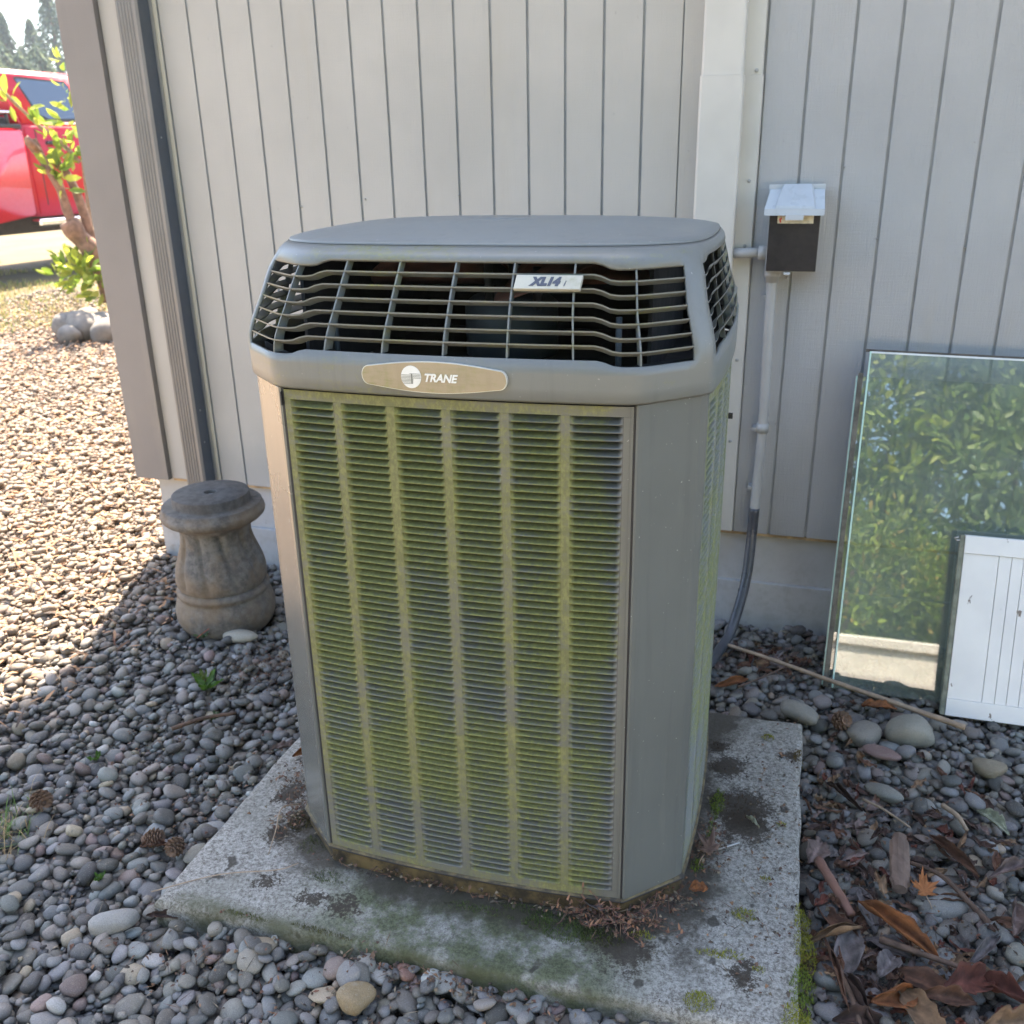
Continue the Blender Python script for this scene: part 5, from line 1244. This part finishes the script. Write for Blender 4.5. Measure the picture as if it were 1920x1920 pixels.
# bed
bedp = [(-.0 + .22, .62), (.24, 1.50), (-1.95, 1.50), (-1.95, .58), (-1.48, .55)] + [(x, z) for x, z in arch(-1.02)[::-1]] + [(-.5, .55)]
prism('bed_side', bedp, 0, .10, M_PAINT, tr, .02); prism('bed_side', bedp, TW - .1, TW, M_PAINT, tr, .02)
box('bed_floor', -1.9, .2, .1, TW - .1, .62, .70, M_CHASS, tr); box('tailgate', -1.98, -1.92, .1, TW - .1, .62, 1.48, M_PAINT, tr, .015)
box('bed_rail_cap', -1.9, .23, .005, .09, 1.503, 1.545, M_CHASS, tr, .008); tube('bed_rack_bar', [(-1.8, .05, 1.66), (.18, .05, 1.66)], .028, M_CHROME, tr, 12)
for x in (-1.7, -.8, .1): tube('rack_post', [(x, .05, 1.54), (x, .05, 1.66)], .02, M_CHASS, tr, 8)
box('toolbox', -.45, .16, .12, TW - .12, 1.30, 1.62, M_CHASS, tr, .02)
# cab: lower body and greenhouse
prism('cab_body', [(.255, .60), (.245, 1.52), (.30, 1.56), (2.6, 1.56), (2.7, 1.50), (2.72, .60)], .01, TW - .01, M_PAINT, tr, .03)
prism('greenhouse', [(.25, 1.53), (.14, 2.04), (.22, 2.09), (1.75, 2.09), (1.95, 2.04), (2.62, 1.53)], .02, TW - .02, M_PAINT, tr, .03, (1.53, 2.09, .13))
def sidewin(name, P, mat, yo):
    V = []
    for x, z in P: V.append((x, .02 + (z - 1.53) / .56 * .13 - yo, z))
    for x, z in P: V.append((x, .02 + (z - 1.53) / .56 * .13 + .02, z))
    n = len(P); Fs = [tuple(range(n)), tuple(range(n, 2 * n))[::-1]] + [(i, n + i, n + (i + 1) % n, (i + 1) % n) for i in range(n)]
    return mesh(name, V, Fs, mat, tr)
sidewin('window_trim', [(.345, 2.005), (.38, 2.02), (1.02, 2.005), (1.06, 1.96), (1.06, 1.585), (.62, 1.575), (.50, 1.63)], M_CHASS, .003)
sidewin('rear_side_window', [(.362, 1.985), (.39, 2.0), (1.01, 1.988), (1.04, 1.95), (1.04, 1.615), (.63, 1.605), (.52, 1.65)], M_TINT, .008)
sidewin('front_side_window', [(1.12, 1.99), (1.70, 1.99), (2.35, 1.60), (1.12, 1.60)], M_TINT, .008)
box('door_seam', .388, .396, .004, .012, .72, 1.50, M_CHASS, tr); box('door_seam', 1.08, 1.088, .004, .012, .72, 1.50, M_CHASS, tr)
box('door_handle', .50, .68, -.03, .012, 1.34, 1.38, M_CHASS, tr, .01); box('belt_moulding', .60, 2.5, -.002, .012, 1.552, 1.572, M_CHROME, tr, .003)
prism('hood', [(2.74, .62), (2.74, 1.46), (3.8, 1.36), (3.95, 1.2), (3.95, .6)] + [(x, z) for x, z in arch(3.3)], 0.02, TW - .02, M_PAINT, tr, .02)
box('running_board', .15, 2.6, -.10, .06, .50, .58, M_CHROME, tr, .02); box('chassis', -1.9, 3.8, .30, TW - .30, .42, .60, M_CHASS, tr); box('front_bumper', 3.96, 4.1, .0, TW, .5, .78, M_CHROME, tr, .03)
for cx in (-1.02, 3.3):
    for yy in (.0, TW - .28):
        wh = empty('wheel', (cx, yy, .40)); wh.parent = tr
        def wr(name, prof, mat):
            V, Fs = [], []; n = 28
            for (r_, y) in prof:
                for k in range(n): th = 2 * math.pi * k / n; V.append((r_ * math.cos(th), y, r_ * math.sin(th)))
            for i in range(len(prof) - 1):
                for k in range(n): Fs.append((i * n + k, i * n + (k + 1) % n, (i + 1) * n + (k + 1) % n, (i + 1) * n + k))
            Fs += [tuple(range(n)), tuple((len(prof) - 1) * n + k for k in range(n))[::-1]]; mesh(name, V, Fs, mat, wh, True)
        wr('tyre', [(.22, .02), (.36, .0), (.40, .04), (.40, .24), (.36, .28), (.22, .26)], M_RUBBER); wr('rim', [(.05, .0), (.08, .03), (.20, .05), (.23, .012), (.235, .2)], M_CHROME)

# ------------------------------------------------------------------ conifers behind the truck
def conifer(x, y, Hh, Rr, label, seed, z0=0):
    r = np.random.default_rng(seed); t = empty('conifer_tree', (x, y, z0), label=label, cat='tree', group='conifers beyond the truck')
    tube('trunk', [(0, 0, 0), (.1, 0, Hh * .5), (0, .1, Hh * .98)], [.35, .2, .03], M_BARK, t, 8)
    V, Fs, Cs = [], [], []
    n = int(5200 * Hh / 14)
    for _ in range(n):
        f = r.random() ** .8; z = Hh * (.08 + .92 * f); rr = Rr * (1 - f) ** .85 * r.uniform(.25, 1.08) + .1; th = r.uniform(0, 2 * math.pi)
        rr *= 1 + .35 * noise.noise(Vector((math.cos(th) * 2 + seed, math.sin(th) * 2, z * .8)))
        c0 = Vector((rr * math.cos(th), rr * math.sin(th), z - rr * .22)); out = Vector((math.cos(th), math.sin(th), -.25)); sd_ = Vector((-math.sin(th), math.cos(th), r.uniform(-.3, .3)))
        L = r.uniform(.22, .55) * (1.2 - .6 * f); w_ = L * .28; b0 = len(V); k = r.uniform(.6, 1.5); c = (.085 * k, .13 * k, .08 * k) if r.random() < .6 else (.15 * k, .19 * k, .08 * k)
        V += [c0 - out * L * .4, c0 + sd_ * w_ + Vector((0, 0, r.uniform(-.1, .1))), c0 + out * L * .6 - Vector((0, 0, .12)), c0 - sd_ * w_]; Fs.append((b0, b0 + 1, b0 + 2, b0 + 3)); Cs += [(*c, 1)] * 4
    tag(mesh('crown', V, Fs, M_NEEDLE, t, False, Cs), kind='stuff')
def polar(px, h): p = W_(px, 300, h); return p.x, p.y
for i, (px, h, Hh, Rr, lab) in enumerate([(-30, 84, 17.5, 4.2, 'tall dark conifer at the left edge behind the red truck'), (14, 96, 15.2, 3.4, 'tall narrow conifer reaching the top of the picture at the left'), (52, 90, 12.2, 2.6, 'thin topped conifer left of the sky gap'), (78, 98, 10.6, 2.6, 'short conifer in the middle of the sky gap'), (101, 92, 12.0, 2.8, 'conifer beside the house corner on the right of the sky gap'), (140, 88, 14.0, 3.6, 'conifer hidden mostly by the corner board'), (0, 70, 8.8, 4.2, 'low bushy tree above the rear pillar of the truck cab'), (38, 74, 8.6, 4.0, 'low bushy tree above the middle of the truck roof'), (72, 68, 7.4, 3.8, 'lowest bushy tree above the truck roof'), (105, 72, 8.2, 4.0, 'low bushy tree beside the house corner above the truck')]):
    x, y = polar(px, h); conifer(x, y, Hh, Rr, lab, 100 + i)

# ------------------------------------------------------------------ garden behind the camera (seen mirrored in the glass)
rw = empty('garden_wall', (3.0, -5.2, 0), label='low pale concrete garden wall reflected in the glass pane', cat='wall')
M_PALE = simple('pale_concrete', (.80, .74, .66), .85, var=.12, scale=4, bump=.3)
box('wall_face', -7, 7, -.15, .0, -.1, .50, M_PALE, rw, .01); box('coping', -7.05, 7.05, -.19, .03, .501, .58, M_PALE, rw, .012)
def bushy(x, y, Hh, rx, ry, label, seed, n, cols, size=.12, name='leafy_bush', cat='bush', nlv=22):
    r = np.random.default_rng(seed); t = empty(name, (x, y, 0), label=label, cat=cat, group='greenery behind the garden wall')
    for k in range(4): tube('stem', [(r.normal() * .1, r.normal() * .1, -.05), (r.normal() * rx * .3, r.normal() * ry * .3, Hh * .5), (r.normal() * rx * .5, r.normal() * ry * .5, Hh * .85)], [.05, .03, .01], M_BARK, t, 6)
    cl = []
    for _ in range(n):
        th = r.uniform(0, 2 * math.pi); f = r.random(); q = math.sqrt(r.random()); cl.append((Vector((x + rx * q * math.cos(th), y + ry * q * math.sin(th), Hh * (.08 + .92 * f) * (1 - .15 * q))), .30, nlv))
    leaves(cl, 'foliage', t, Vector((x, y, 0)), size, seed, cols)
G1 = ((.15, .24, .04), (.28, .38, .05), (.38, .44, .07)); G2 = ((.12, .20, .07), (.18, .27, .08), (.24, .33, .09)); G3 = ((.30, .40, .05), (.24, .36, .05), (.34, .42, .07), (.10, .18, .03), (.20, .28, .04), (.14, .22, .03), (.30, .34, .05), (.16, .24, .04), (.10, .17, .03), (.24, .30, .05), (.26, .32, .06), (.14, .20, .04), (.12, .18, .03), (.45, .33, .08), (.12, .20, .04))
for i, x in enumerate((1.2, 2.4, 3.5, 4.6)): bushy(x, -6.0, 1.5 + .3 * (i % 2), .8, .5, ['orange flecked flowering bush at the left of the mirrored garden', 'orange flecked flowering bush second from the left of the mirrored garden', 'orange flecked flowering bush third from the left of the mirrored garden', 'orange flecked flowering bush at the right of the mirrored garden'][i], 40 + i, 420, G3, .065)
for i, (x, y, h) in enumerate(((.0, -9, 6.5), (2.6, -9.5, 7.2), (5.0, -9, 6.8), (7.4, -9.5, 7))): bushy(x, y, h, 1.9, 1.4, ['leafy tree at the far left of the mirrored garden', 'leafy tree second from left in the mirrored garden', 'leafy tree second from right in the mirrored garden', 'leafy tree at the far right of the mirrored garden'][i], 60 + i, 620, G1 if i % 2 else G2, .16, 'leafy_tree', 'tree', 30)

# ------------------------------------------------------------------ hazy air over the far yard
hm = bpy.data.materials.new('thin_haze'); hm.use_nodes = True; ht = hm.node_tree
for nd in list(ht.nodes):
    if nd.type == 'BSDF_PRINCIPLED': ht.nodes.remove(nd)
pv = ht.nodes.new('ShaderNodeVolumePrincipled'); pv.inputs['Color'].default_value = (.80, .88, .95, 1); pv.inputs['Density'].default_value = HAZE
ht.links.new(pv.outputs[0], ht.nodes['Material Output'].inputs['Volume'])
tag(box('haze', -125, 30, -30, 115, -1.1, 21, hm), 'thin pale summer haze in front of the far conifers', 'haze', kind='stuff')
